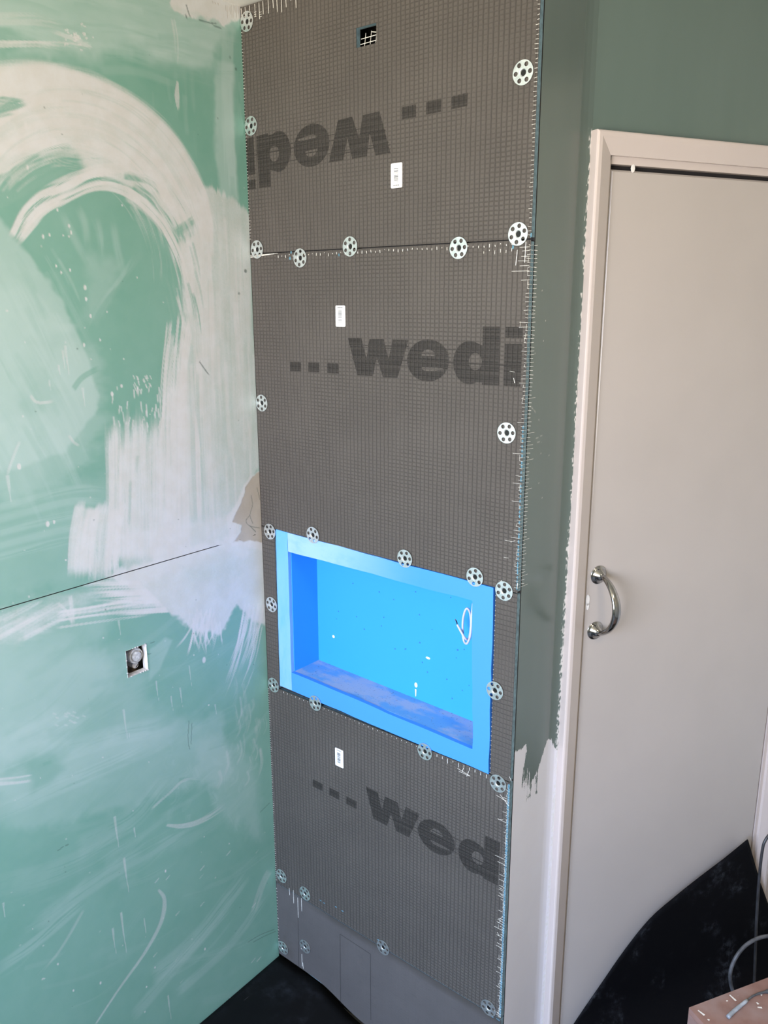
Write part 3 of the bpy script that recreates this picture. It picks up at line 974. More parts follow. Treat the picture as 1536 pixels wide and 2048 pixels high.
def lw_box(mb, u0, u1, n0, n1, z0, z1):
    mb.hexa([lw(u0, n1, z0), lw(u1, n1, z0), lw(u1, n1, z1), lw(u0, n1, z1), lw(u0, n0, z0), lw(u1, n0, z0), lw(u1, n0, z1), lw(u0, n0, z1)])


mb = MB()
lw_box(mb, -0.16, 3.0, -0.17, -0.05, FLOOR - 0.05, CEIL + 0.05)
wall_left = fix_normals(mb.build('wall_left', M['masonry'], origin=(0, 0, 0), kind='structure'))
ZJ = 1.1497
hu = sorted([Luz(251, 1302)[0], Luz(292, 1287)[0]])
hz = [Luz(255, 1355)[1], Luz(251, 1302)[1]]
hz = [Luz(275, 1348)[1], Luz(271, 1295)[1]]


def lpos(u, z):
    return LDIR[None, :] * u[:, None] + np.array([0, 0, 1.0])[None, :] * z[:, None]


def in_hole(u, z):
    return (u > hu[0]) & (u < hu[1]) & (z > hz[0]) & (z < hz[1])


UM = 0.78
us = np.unique(np.concatenate([np.linspace(0.0, UM, 460), np.array(hu)]))
z_up = np.linspace(ZJ + 0.0010, CEIL + .002, 632)
z_lo = np.unique(np.concatenate([np.linspace(FLOOR, ZJ - 0.0008, 700), np.array(hz)]))
def close_joint(u, z):
    # filler bridges the joint close to the corner, with a few cracks left open
    k = sst(.150, .110, u) * (1 - .75 * sst(.62, .72, noise1(u * 90, 3)))
    return np.where(z < ZJ + .0013, ZJ + .0010 - .0019 * k, z)


pb_up = painted_grid('plasterboard', us, z_up, lpos, paint_left, M['left'], wall_left, warp=close_joint)
pb_lo = painted_grid('plasterboard', us, z_lo, lpos, paint_left, M['left'], wall_left, skip=in_hole)
# edges of the two sheets at the joint, and the rest of the wall beyond the frame
mb = MB()
mb.add([lw(0, -.0001, ZJ + .0012), lw(UM, -.0001, ZJ + .0012), lw(UM, -.0125, ZJ + .0012), lw(0, -.0125, ZJ + .0012)], [(0, 1, 2, 3)])
mb.add([lw(0, -.0001, ZJ - .0012), lw(UM, -.0001, ZJ - .0012), lw(UM, -.0125, ZJ - .0012), lw(0, -.0125, ZJ - .0012)], [(0, 1, 2, 3)])
lw_box(mb, 0, UM, -.02, -.0125, ZJ - .02, ZJ + .02)
mb.build('joint_edge', M['joint'], wall_left, kind='stuff')
mb = MB()
lw_box(mb, UM, 3.0, -0.012, 0.0, FLOOR, ZJ - .001)
mb.build('plasterboard', simple('plain_green_plasterboard', (0.25, 0.45, 0.37), 0.5, var=0.05, nscale=3), wall_left)
mb = MB()
lw_box(mb, UM, 3.0, -0.012, 0.0, ZJ + .001, CEIL)
mb.build('plasterboard', bpy.data.materials['plain_green_plasterboard'], wall_left)
# cut gypsum edge of the pipe hole
mb = MB()
dg = -0.016
for (a, b) in (((hu[0], hz[0]), (hu[1], hz[0])), ((hu[1], hz[0]), (hu[1], hz[1])), ((hu[1], hz[1]), (hu[0], hz[1])), ((hu[0], hz[1]), (hu[0], hz[0]))):
    pts = [np.array(a) * (1 - t) + np.array(b) * t for t in np.linspace(0, 1, 7)]
    for p0, p1 in zip(pts[:-1], pts[1:]):
        mb.add([lw(p0[0], .0006, p0[1]), lw(p1[0], .0006, p1[1]), lw(p1[0], dg, p1[1]), lw(p0[0], dg, p0[1])], [(0, 1, 2, 3)])
# torn paper lip round the hole
for k in range(34):
    t = k / 34.0
    side = int(t * 4)
    f = t * 4 - side
    c = [(hu[0] + f * (hu[1] - hu[0]), hz[0]), (hu[1], hz[0] + f * (hz[1] - hz[0])), (hu[1] - f * (hu[1] - hu[0]), hz[1]), (hu[0], hz[1] - f * (hz[1] - hz[0]))][side]
    r1, r2 = random.uniform(.0004, .0016), random.uniform(.0004, .0016)
    if random.random() < .5:
        continue
    lw_box(mb, c[0] - r1, c[0] + r1, -.001, .0008, c[1] - r2, c[1] + r2)
mb.build('cut_edge', M['gypsum'], pb_lo)
hole_c = ((hu[0] + hu[1]) / 2, (hz[0] + hz[1]) / 2)

# capped pipe end inside the hole
mb = MB()
cu, cz = hole_c[0] - .005, hole_c[1] + .006


def lathe_l(mb, prof, cu, cz, seg=24):
    vs, fs = [], []
    for r, n in prof:
        for k in range(seg):
            a = 2 * PI * k / seg
            vs.append(lw(cu + r * math.cos(a), n, cz + r * math.sin(a)))
    for i in range(len(prof) - 1):
        for k in range(seg):
            fs.append((i * seg + k, i * seg + (k + 1) % seg, (i + 1) * seg + (k + 1) % seg, (i + 1) * seg + k))
    fs.append(tuple((len(prof) - 1) * seg + k for k in range(seg)))
    mb.add(vs, fs)


lathe_l(mb, [(.0165, -.048), (.0165, -.013), (.0155, -.009), (.0130, -.008), (.0122, -.011), (.0108, -.011), (.0100, -.006), (.006, -.0045), (.0, -.0045)], cu, cz)
pipe = mb.build('pipe_end', simple('dirty_pipe_cap', (0.66, 0.65, 0.63), 0.5, 0.0, var=0.3, nscale=120, bump=0.4), smooth=False, origin=lw(cu, -.03, cz - .015))
fix_normals(pipe)
tag(pipe, 'capped grey pipe end in the square hole of the green wall', 'pipe')
mb = MB()
lathe_l(mb, [(.0075, -.048), (.0075, -.017), (.0062, -.016), (0, -.016)], cu - .002, cz - .0225, 14)
fix_normals(mb.build('valve_stub', M['gypsum'], pipe))
mb = MB()
mb.tube([lw(cu - .002, -.013, cz - .014), lw(cu - .007, -.012, cz - .019), lw(cu + .001, -.012, cz - .026)], .001, 6)
mb.build('wire', M['black_screw'], pipe)


# plates with rectangular holes
def holed(mb, x0, x1, z0, z1, holes, yf, yb, mapf=None):
    mapf = mapf or (lambda x, z: (x, z))
    xs = sorted(set([x0, x1] + [h[0] for h in holes] + [h[1] for h in holes]))
    zs = sorted(set([z0, z1] + [h[2] for h in holes] + [h[3] for h in holes]))

    def hole(i, j):
        if i < 0 or j < 0 or i >= len(xs) - 1 or j >= len(zs) - 1:
            return True
        cx, cz = (xs[i] + xs[i + 1]) / 2, (zs[j] + zs[j + 1]) / 2
        return any(h[0] < cx < h[1] and h[2] < cz < h[3] for h in holes)

    def P(x, z, y):
        q = mapf(x, z)
        return (q[0], y, q[1])
    for i in range(len(xs) - 1):
        for j in range(len(zs) - 1):
            if hole(i, j):
                continue
            a, b, c, d = xs[i], xs[i + 1], zs[j], zs[j + 1]
            mb.add([P(a, c, yf), P(b, c, yf), P(b, d, yf), P(a, d, yf)], [(0, 1, 2, 3)])
            mb.add([P(a, c, yb), P(b, c, yb), P(b, d, yb), P(a, d, yb)], [(3, 2, 1, 0)])
            if hole(i - 1, j):
                mb.add([P(a, c, yf), P(a, d, yf), P(a, d, yb), P(a, c, yb)], [(0, 1, 2, 3)])
            if hole(i + 1, j):
                mb.add([P(b, d, yf), P(b, c, yf), P(b, c, yb), P(b, d, yb)], [(0, 1, 2, 3)])
            if hole(i, j - 1):
                mb.add([P(b, c, yf), P(a, c, yf), P(a, c, yb), P(b, c, yb)], [(0, 1, 2, 3)])
            if hole(i, j + 1):
                mb.add([P(a, d, yf), P(b, d, yf), P(b, d, yb), P(a, d, yb)], [(0, 1, 2, 3)])


TB = 0.012                                  # board thickness
NI = (0.085, 0.580, 0.820, 1.120)           # niche opening x0 x1 z0 z1
NO = (0.0445, 0.623, 0.776, 1.161)          # niche flange outer
t_h = [B(712, 54), B(752.5, 44), B(752, 84.7), B(713, 94.5)]
TH = (min(t_h[0][0], t_h[3][0]), max(t_h[1][0], t_h[2][0]), (t_h[2][2] + t_h[3][2]) / 2, (t_h[0][2] + t_h[1][2]) / 2)
mb = MB()
holed(mb, -0.02, W - .001, FLOOR, CEIL, [(NI[0] - .03, NI[1] + .03, NI[2] - .035, NI[3] + .03), (TH[0] - .02, TH[1] + .02, TH[2] - .02, TH[3] + .02)], TB + .0006, TB + .1)
wall_back = mb.build('wall_back', M['seam_shade'], kind='structure')
mb = MB()
mb.box(-.02, W - .01, TB + .101, TB + .11, FLOOR, CEIL)
mb.build('backing', M['dark'], wall_back)

# ceiling, floor, walls of the room around the camera
mb = MB()
mb.box(-0.25, 2.5, -3.12, 1.15, CEIL, CEIL + 0.05)
mb.build('ceiling', M['ceiling'], kind='structure')
mb = MB()
mb.box(-0.25, 2.5, -3.12, 1.15, FLOOR - .06, FLOOR)
mb.build('floor', simple('grey_screed', (0.16, 0.155, 0.15), 0.8, var=0.2), kind='structure')
mb = MB()
mb.box(2.4, 2.48, -3.0, 0.99, FLOOR, CEIL)
mb.build('wall_right', M['plaster'], kind='structure')
mb = MB()
holed(mb, -0.2, 2.48, FLOOR, CEIL, [(0.25, 1.65, 0.85, 2.05)], -2.9, -3.0)
mb.build('wall_front', M['plaster'], kind='structure')
mb = MB()
for a in ((0.25, .30, .85, 2.05), (1.60, 1.65, .85, 2.05), (.30, 1.60, .85, .90), (.30, 1.60, 2.0, 2.05), (.93, .97, .90, 2.0)):
    mb.box(a[0], a[1], -2.98, -2.93, a[2], a[3])
win = mb.build('window_1', M['ceiling'], kind='structure')
E_S = 0.85
e0 = DP(E_S, 0, 0)
mb = MB()
mb.box(e0[0] - .01, 2.48, e0[1], e0[1] + .08, FLOOR, CEIL)
mb.build('wall_far', M['plaster'], kind='structure')

# return wall (painted part way) with a coved corner running into the door wall
prof = np.array([(W, TB + .0008), (W, 0.06), (W, 0.10), (W, 0.140), (W, 0.148), (W + .0007, .1585), (W + .0026, .171), DP(.0133, 0, 0)[:2]])
seg = np.r_[0, np.cumsum(np.linalg.norm(np.diff(prof, axis=0), axis=1))]


def rpos(u, z):
    return np.stack([np.interp(u, seg, prof[:, 0]), np.interp(u, seg, prof[:, 1]), z], 1)


def Ruz(x, y):
    p = R(x, y)
    return float(p[1] - TB - .0008), float(p[2])


def paint_return(u, z):
    p = Painter(u, z, Ruz)
    p.poly(0, [(1010, 1504), (1031, 1503), (1044, 1497), (1053, 1488), (1054, 1512), (1048, 1530), (1052, 1550), (1055, 1570), (1065, 1560), (1078, 1535), (1088, 1500), (1096, 1480), (1101, 1478),
               (1106, 1495), (1112, 1500), (1140, 1505), (1140, 2200), (980, 2200)], 1.0, soft=.007, rag=.005, nf=(260, 20), mott=.0)
    for x, y0, y1, a in ((1054, 1500, 1590, .5), (1063, 1530, 1585, .5), (1070, 1520, 1560, .5), (1058, 1560, 1610, .5), (1049, 1530, 1580, .45), (1076, 1540, 1570, .4), (1062, 1590, 1600, .4), (1075, 1580, 1590, .5)):
        p.stroke(0, [(x, y0), (x - 2, (y0 + y1) / 2), (x - 4, y1)], .012, a, 0, dry=(.1, .5), bf=320)
    for i in range(26):
        x, y = random.uniform(1044, 1078), random.uniform(1520, 1570)
        l = random.uniform(25, 70)
        p.stroke(0, [(x, y), (x - 1, y + l * .5), (x - 3, y + l)], random.uniform(.004, .010), random.uniform(.3, .6), random.choice((0, 0, .3, 1)), dry=(.25, .6), bf=420, soft=.7)
    p.stroke(0, [(1045, 1635), (1058, 1625), (1066, 1612)], .012, .4, 0.25, dry=(.3, .5), bf=300)
    p.stroke(0, [(1062, 1650), (1070, 1636)], .008, .4, 0.2, dry=(.3, .5), bf=300)
    p.stroke(0, [(1055, 1595), (1064, 1585)], .008, .45, 0.2, dry=(.2, .4), bf=300)
    # chipped white against the door trim
    lim = seg[-1]
    ch = np.zeros(len(u))
    wv = -.0012 + .0075 * fbm(z * 26, z * 3.1, 4) + .0032 * sst(1.35, .8, z)
    ch = sst(-.0012, .0012, wv - (lim - u) + (noise2(u * 420, z * 230, 8) - .5) * .014)
    p.ch[:, 2] = ch * .9 * sst(1.950, 1.940, z)
    p.ch[:, 1] = sst(.134, .139, u)
    for i in range(16):
        p.spot(2, random.uniform(1060, 1100), random.uniform(500, 1000), .0008, .7)
    p.stroke(2, [(1060, 812), (1068, 820), (1072, 828)], .0016, .4, dry=(.1, .3))
    p.stroke(2, [(1070, 878), (1086, 870)], .0014, .35, dry=(.1, .3))
    p.stroke(2, [(1072, 884), (1084, 884)], .0014, .35, dry=(.1, .3))
    p.ch[:, 3] = 1
    return np.clip(p.ch, 0, 1)


wall_return = painted_grid('wall_return', np.unique(np.r_[np.linspace(0, seg[-1], 120), seg]), np.linspace(FLOOR, CEIL, 1150), rpos, paint_return, M['return'], origin=(W, TB, FLOOR))
wall_return['kind'] = 'structure'

# door wall with opening
O0, O1, OZ = 0.040, 0.640, 1.905
mb = MB()


def dplate(mb, s0, s1, z0, z1):
    mb.dbox(s0, s1, -.10, 0.0, z0, z1)


dplate(mb, .0133, O0, FLOOR, CEIL)
dplate(mb, O1, E_S + .05, FLOOR, CEIL)
dplate(mb, O0, O1, OZ, CEIL)
wall_door = mb.build('wall_door', M['green_gloss'], kind='structure')

# door leaf, frame and handle
DL0, DL1, DZ0, DZ1 = 0.0576, 0.6105, FLOOR + .012, 1.8855


def bevel_slab(mb, s0, s1, n0, n1, z0, z1, b):
    A = [DP(s0, n0, z0), DP(s1, n0, z0), DP(s1, n0, z1), DP(s0, n0, z1)]
    Bv = [DP(s0, n1 - b, z0), DP(s1, n1 - b, z0), DP(s1, n1 - b, z1), DP(s0, n1 - b, z1)]
    Cv = [DP(s0 + b, n1, z0 + b), DP(s1 - b, n1, z0 + b), DP(s1 - b, n1, z1 - b), DP(s0 + b, n1, z1 - b)]
    mb.add(A + Bv + Cv, [(3, 2, 1, 0), (8, 9, 10, 11)] + [(i, (i + 1) % 4, 4 + (i + 1) % 4, 4 + i) for i in range(4)] + [(4 + i, 4 + (i + 1) % 4, 8 + (i + 1) % 4, 8 + i) for i in range(4)])


mb = MB()
bevel_slab(mb, DL0, DL1, -.036, 0.001, DZ0, DZ1, .0035)
door = mb.build('door_1', M['door'], kind='structure')
mb = MB()
mb.dbox(.044, .0556, -.09, .0015, FLOOR, 1.9)
mb.dbox(.6125, .63, -.09, .0015, FLOOR, 1.9)
mb.dbox(.0556, .6125, -.09, .0015, 1.8940, 1.9085)
mb.dbox(.0556, .068, -.09, -.040, FLOOR, 1.894)
mb.dbox(.600, .6125, -.09, -.040, FLOOR, 1.894)
mb.dbox(.0556, .6125, -.09, -.085, FLOOR, 1.894)
mb.build('door_frame', M['trim'], door)
mb = MB()
mb.dbox(.0556, .6125, -.084, -.012, 1.8865, 1.8939)
mb.build('gap_shade', M['dark'], door)  # near-black block above the door leaf, standing in for shade in the gap
# chipped spots on door edge
mb = MB()
for (px, py, w, h) in ((1174.5, 1200, .0045, .012), (1174, 1212, .0035, .008), (1265, 337, .004, .007)):
    s, z = Ds(px, py)
    mb.add([DP(s + w * math.cos(k), .0022, z + h * math.sin(k)) for k in np.linspace(0, 2 * PI, 9)[:-1]] + [DP(s + w * math.cos(k), .0002, z + h * math.sin(k)) for k in np.linspace(0, 2 * PI, 9)[:-1]],
           [tuple(range(8))] + [(k, (k + 1) % 8, 8 + (k + 1) % 8, 8 + k) for k in range(8)])
mb.build('paint_chip', M['chip'], door, kind='stuff')

# architrave: outer edge thick, splayed face falling to the inner edge
APROF = [(0.0, 0.0), (0.0, .0165), (.0012, .0188), (.0035, .0198), (.0100, .0198), (.0125, .0188), (.0375, .0085), (.0375, 0.0)]


def architrave(path, mat, name):
    # path: list of (s, z, normal_s, normal_z) frames; profile offset runs along the given inward direction
    mb = MB()
    n = len(APROF)
    vs = []
    for (s, z, ds, dz) in path:
        for (w, h) in APROF:
            vs.append(DP(s + ds * w, h, z + dz * w))
    fs = []
    for i in range(len(path) - 1):
        for k in range(n - 1):
            fs.append((i * n + k, i * n + k + 1, (i + 1) * n + k + 1, (i + 1) * n + k))
    fs.append(tuple(range(n)))
    fs.append(tuple(range((len(path) - 1) * n, len(path) * n))[::-1])
    mb.add(vs, fs)
    return fix_normals(mb.build(name, mat, kind='structure'))


AO0, AO1, AZ = .0112, .6590, 1.9445
zs_path = [FLOOR + (AZ - FLOOR) * t for t in np.linspace(0, 1, 12)]
architrave([(AO0, z, 1, 0) for z in zs_path[:-1]] + [(AO0, AZ, 1, -1)], M['trim'], 'trim_1')
architrave([(AO0, AZ, 1, -1)] + [(AO0 + (AO1 - AO0) * t, AZ, 0, -1) for t in np.linspace(.1, .9, 8)] + [(AO1, AZ, -1, -1)], M['trim'], 'trim_2')
architrave([(AO1, z, -1, 0) for z in zs_path[:-1]] + [(AO1, AZ, -1, -1)], M['trim'], 'trim_3')
mb = MB()
mb.dbox(.660, .80, 0, .010, FLOOR, 2.0)
mb.build('trim_4', M['trim'], kind='structure')

# handle
hs, hz1 = Ds(1200, 1150, .004)
hs2, hz2 = Ds(1190, 1262, .004)
hs = (hs + hs2) / 2


def lathe_d(mb, prof, s, z, seg=28):
    vs, fs = [], []
    for r, n in prof:
        for k in range(seg):
            a = 2 * PI * k / seg
            vs.append(DP(s + r * math.cos(a), n, z + r * math.sin(a)))
    for i in range(len(prof) - 1):
        for k in range(seg):
            fs.append((i * seg + k, i * seg + (k + 1) % seg, (i + 1) * seg + (k + 1) % seg, (i + 1) * seg + k))
    fs.append(tuple((len(prof) - 1) * seg + k for k in range(seg)))
    mb.add(vs, fs)


mb = MB()
pts = catmull([(hz1, .010), (hz1 - .001, .020), (hz1 - .014, .041), (hz1 - .036, .057), ((hz1 + hz2) / 2, .0625), (hz2 + .036, .057), (hz2 + .014, .041), (hz2 + .001, .020), (hz2, .010)], 41)
ring = 12
vs, fs = [], []
for i, (z, n) in enumerate(pts):
    t = i / (len(pts) - 1)
    q0, q1 = pts[max(i - 1, 0)], pts[min(i + 1, len(pts) - 1)]
    tz, tn = q1[0] - q0[0], q1[1] - q0[1]
    l = math.hypot(tz, tn)
    tz, tn = tz / l, tn / l
    mid = math.sin(PI * t)
    ws = .0042 + .0058 * mid ** 1.4
    wn = .0046 + .0006 * mid
    for k in range(ring):
        a = 2 * PI * k / ring
        ca, sa = math.cos(a), math.sin(a)
        vs.append(DP(hs + ws * ca, n + wn * sa * (-tz), z + wn * sa * tn))
for i in range(len(pts) - 1):
    for k in range(ring):
        fs.append((i * ring + k, i * ring + (k + 1) % ring, (i + 1) * ring + (k + 1) % ring, (i + 1) * ring + k))
fs += [tuple(range(ring)), tuple(range((len(pts) - 1) * ring, len(pts) * ring))]
mb.add(vs, fs)
handle = fix_normals(mb.build('pull_handle', M['chrome'], door, smooth=True, label='chrome bow handle on the cream door'))
for zc in (hz1, hz2):
    mb = MB()
    lathe_d(mb, [(.0188, .001), (.0192, .0018), (.0188, .0026), (.0172, .0032), (.0150, .0050), (.0120, .0090), (.0095, .0125), (.0068, .0155), (.0045, .0170), (0, .0172)], hs, zc)
    fix_normals(mb.build('rosette', M['chrome'], handle, smooth=True))
    for k in range(3):
        a = PI / 2 + k * 2 * PI / 3 + .35
        mb = MB()
        lathe_d(mb, [(.0023, .0045), (.0023, .0068), (.0016, .0074), (0, .0074)], hs + .0128 * math.cos(a), zc + .0128 * math.sin(a), 10)
        fix_normals(mb.build('screw', M['black_screw'], handle, smooth=False))

# ------------------------------------------------------------------ TILE BACKER BOARDS
BG = 'grey tile backer boards covering the shower wall'


def xz(p):
    return (float(p[0]), float(p[2]))


def quad_map(TL, TR, BR, BL):
    TL, TR, BR, BL = map(np.array, (TL, TR, BR, BL))

    def f(s, t):
        return (BL * (1 - s) + BR * s) * (1 - t) + (TL * (1 - s) + TR * s) * t
    return f


def board(corners, mat, label, core_right=True, holes=(), bottom=None):
    TL, TR, BR, BL = corners
    f = quad_map(*corners)
    mb = MB()
    fr = 0.0009
    if bottom is None:
        hl = [h for h in holes]
        holed(mb, 0, 1, 0, 1, hl, 0.0, fr, lambda s, t: f(s, t))
    else:                                  # shaped lower edge
        n = 40
        top = [np.array(TL) * (1 - k / n) + np.array(TR) * k / n for k in range(n + 1)]
        xs = [BL[0] + (BR[0] - BL[0]) * k / n for k in range(n + 1)]
        bot = [(x, bottom(x)) for x in xs]
        for k in range(n):
            P = [(bot[k][0], 0, bot[k][1]), (bot[k + 1][0], 0, bot[k + 1][1]), (top[k + 1][0], 0, top[k + 1][1]), (top[k][0], 0, top[k][1])]
            Q = [(p[0], fr, p[2]) for p in P]
            mb.hexa(P + Q)
    ox = (TL[0] + TR[0]) / 2
    oz = min(BL[1], BR[1])
    root = mb.build('tile_backer_board', mat, origin=(ox, 0, oz))
    tag(root, label, 'board', BG)
    # foam core behind the mortar face
    mb = MB()
    if bottom is None:
        holed(mb, 0, 1, .004, .996, holes, fr, TB - .0009, lambda s, t: f(s, t))
    else:
        mb.hexa([(BL[0], fr, bottom(BL[0]) + .004), (BR[0], fr, bottom(BR[0]) + .004), (TR[0], fr, TR[1]), (TL[0], fr, TL[1]),
                 (BL[0], TB - .0009, bottom(BL[0]) + .004), (BR[0], TB - .0009, bottom(BR[0]) + .004), (TR[0], TB - .0009, TR[1]), (TL[0], TB - .0009, TL[1])])
    mb.build('foam_core', M['core'], root, label='blue foam core seen at the cut edge')
    mb = MB()
    if bottom is None:
        holed(mb, 0, 1, .004, .996, holes, TB - .0009, TB, lambda s, t: f(s, t))
        mb.build('back_face', mat, root)
    return root, f


XL = 0.0008
g = .0010
s1l, s1r = xz(B(500.5, 508)), xz(B(1060, 478))
s2l, s2r = xz(B(526, 1052)), xz(B(1033, 1187))
s3l, s3r = xz(B(543, 1371)), xz(B(1023, 1566))
s4l, s4r = xz(B(553, 1766)), xz(B(1005, 2042))
XR = W - .0008


def cl(p, dz, x=None):
    return ((x if x is not None else p[0]), p[1] + dz)


# hole in the top board, expressed in its own unit square
tTL, tTR = (XL, CEIL - .002), (XR, CEIL - .002)
tBL, tBR = (XL, s1l[1] + g), (XR, s1r[1] + g)
hx0, hx1 = (TH[0] - XL) / (XR - XL), (TH[1] - XL) / (XR - XL)
zb = s1l[1] * .5 + s1r[1] * .5
hz0_, hz1_ = (TH[2] - zb) / (CEIL - zb), (TH[3] - zb) / (CEIL - zb)
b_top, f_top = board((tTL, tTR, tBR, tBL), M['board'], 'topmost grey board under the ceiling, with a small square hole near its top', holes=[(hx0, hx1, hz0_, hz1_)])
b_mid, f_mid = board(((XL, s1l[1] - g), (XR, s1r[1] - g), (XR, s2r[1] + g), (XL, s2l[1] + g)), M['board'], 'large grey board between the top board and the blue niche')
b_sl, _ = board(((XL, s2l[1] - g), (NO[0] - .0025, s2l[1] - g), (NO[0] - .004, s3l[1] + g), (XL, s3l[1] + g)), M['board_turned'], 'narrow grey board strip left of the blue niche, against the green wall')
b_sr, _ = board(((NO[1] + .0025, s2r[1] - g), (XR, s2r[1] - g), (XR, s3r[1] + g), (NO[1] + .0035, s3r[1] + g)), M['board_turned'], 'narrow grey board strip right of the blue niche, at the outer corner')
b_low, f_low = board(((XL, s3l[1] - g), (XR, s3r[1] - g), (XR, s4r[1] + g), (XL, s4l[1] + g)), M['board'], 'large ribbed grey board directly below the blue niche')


def mat_z(x, y):
    """height of the rubber floor sheet: lies high against the corner, sags to the right"""
    t = min(max((x - .13) / .17, 0), 1)
    return -.004 - .034 * t * t * (3 - 2 * t)


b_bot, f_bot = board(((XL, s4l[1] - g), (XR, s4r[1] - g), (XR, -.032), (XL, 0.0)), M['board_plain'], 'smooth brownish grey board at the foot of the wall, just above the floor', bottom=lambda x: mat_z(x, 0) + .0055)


# ---- lettering printed on the boards
def fill_loops(loops):
    bm = bmesh.new()
    edges = []
    for lp in loops:
        vs = [bm.verts.new((p[0], 0, p[1])) for p in lp]
        for i in range(len(vs)):
            edges.append(bm.edges.new((vs[i], vs[(i + 1) % len(vs)])))
    bmesh.ops.triangle_fill(bm, use_beauty=True, use_dissolve=False, edges=edges)
    bm.verts.index_update()
    vs = [tuple(v.co) for v in bm.verts]
    fs = [tuple(v.index for v in f.verts) for f in bm.faces]
    bm.free()
    return vs, fs


def ell(cx, cy, rx, ry, a0=0, a1=360, n=32):
    return [(cx + rx * math.cos(math.radians(a)), cy + ry * math.sin(math.radians(a))) for a in np.linspace(a0, a1, n, endpoint=(a1 - a0 != 360))]


def c5(x, y):
    return xz(B(480 + x / 2.56, 560 + y / 2.56))


LET = []
for q in ([(257, 418), (312, 420), (313, 468), (257, 467)], [(350, 421), (406, 423), (406, 474), (350, 471)], [(446, 425), (504, 428), (505, 480), (447, 476)]):
    LET.append([q])
LET.append([[(553, 297), (621, 298), (648, 406), (663, 302), (736, 303), (760, 408), (783, 305), (862, 308), (806, 501), (733, 499), (700, 392), (680, 492), (602, 488)]])
e_out = ell(963, 412, 107, 108, 0, 360, 48)
e_ctr = ell(963, 388, 36, 32, 180, 360, 14) + [(999, 390), (927, 390)]
e_slit = [(930, 446), (1000, 448), (1040, 452), (1040, 461), (990, 466), (950, 466), (930, 456)]
LET.append([e_out, e_ctr, e_slit])
d_out = [(1244, 238), (1332, 239), (1326, 540), (1240, 538), (1238, 524)] + ell(1175, 423, 83, 111, 65, 285, 26) + [(1242, 335)]
d_ctr = ell(1205, 418, 34, 44, 0, 360, 20)
LET.append([d_out, d_ctr])
LI = [[[(1360, 240), (1449, 241), (1447, 298), (1358, 297)]], [[(1357, 326), (1446, 328), (1436, 547), (1349, 542)]]]
dot_ref = np.array(c5(257, 467))
d_ref = np.array(c5(1326, 540))


def lettering(parent, letters, xf):
    for k, (a, b, h) in enumerate((((556, 330), (862, 338), 4), ((575, 398), (1440, 438), 5), ((560, 343), (1330, 362), 3), ((585, 428), (1435, 462), 3), ((870, 372), (1070, 380), 4))):
        q = [xf(np.array(c5(a[0], a[1]))), xf(np.array(c5(b[0], b[1]))), xf(np.array(c5(b[0], b[1] + h))), xf(np.array(c5(a[0], a[1] + h)))]
        obj('ink_smear', [(p[0], -.0003, p[1]) for p in q], [(0, 1, 2, 3)], M['print'], parent)
    for i, loops in enumerate(letters):
        v, f = fill_loops([[xf(np.array(c5(*p))) for p in lp] for lp in loops])
        obj('printed_dot' if i < 3 else 'printed_letter', [(p[0], -.00025, p[2]) for p in v], f, M['print'], parent)


def clampx(p, lo=.0012, hi=XR - .0004):
    return np.array([min(max(p[0], lo), hi), p[1]])


lettering(b_mid, LET + LI, lambda p: clampx(p))
ang = -.033
lowd = np.array(xz(B(540 + 262 / 3.072, 1460 + 346 / 3.072)))


def low_xf(p):
    q = p - dot_ref
    return clampx(lowd + np.array([q[0] * math.cos(ang) - q[1] * math.sin(ang), q[0] * math.sin(ang) + q[1] * math.cos(ang)]))


lettering(b_low, LET, low_xf)
topd = np.array(xz(B(460 + 1107 / 2.327, 431 / 2.327)))
ang2 = math.pi + .012


def top_xf(p):
    q = p - dot_ref
    return clampx(topd + np.array([q[0] * math.cos(ang2) - q[1] * math.sin(ang2), q[0] * math.sin(ang2) + q[1] * math.cos(ang2)]))


lettering(b_top, LET + LI, top_xf)


# ---- barcode stickers
def sticker(parent, px0, px1, py0, py1, flip, seed):
    rnd = random.Random(seed)
    p0, p1 = xz(B(px0, (py0 + py1) / 2)), xz(B(px1, (py0 + py1) / 2))
    z1, z0 = B((px0 + px1) / 2, py0)[2], B((px0 + px1) / 2, py1)[2]
    x0, x1 = p0[0], p1[0]
    r = .0022
    pts = []
    for cx, cz, a0 in ((x1 - r, z1 - r, 0), (x0 + r, z1 - r, 90), (x0 + r, z0 + r, 180), (x1 - r, z0 + r, 270)):
        pts += [(cx + r * math.cos(math.radians(a0 + k * 30)), cz + r * math.sin(math.radians(a0 + k * 30))) for k in range(4)]
    n = len(pts)
    vs = [(p[0], -.0011, p[1]) for p in pts] + [(p[0], -.0002, p[1]) for p in pts]
    fs = [tuple(range(n))[::-1]] + [(k, (k + 1) % n, n + (k + 1) % n, n + k) for k in range(n)]
    st = fix_normals(obj('barcode_sticker', vs, fs, M['sticker'], parent, label='white barcode sticker'))
    mb = MB()
    hgt = z1 - z0
    w = x1 - x0
    z = z0 + hgt * .2
    while z < z0 + hgt * .78:
        b = rnd.choice((.0004, .0007, .0011))
        mb.add([(x0 + w * .27, -.00125, z), (x0 + w * .66, -.00125, z), (x0 + w * .66, -.00125, z + b), (x0 + w * .27, -.00125, z + b)], [(0, 1, 2, 3)])
        z += b + rnd.choice((.0004, .0006, .001))
    tz = z0 + hgt * (.88 if not flip else .08)
    for k in range(6):
        xx = x0 + w * (.22 + .09 * k)
        mb.add([(xx, -.00125, tz), (xx + w * .06, -.00125, tz), (xx + w * .06, -.00125, tz + .0022), (xx, -.00125, tz + .0022)], [(0, 1, 2, 3)])
    mb.build('barcode', M['ink'], st, kind='stuff')
    return st


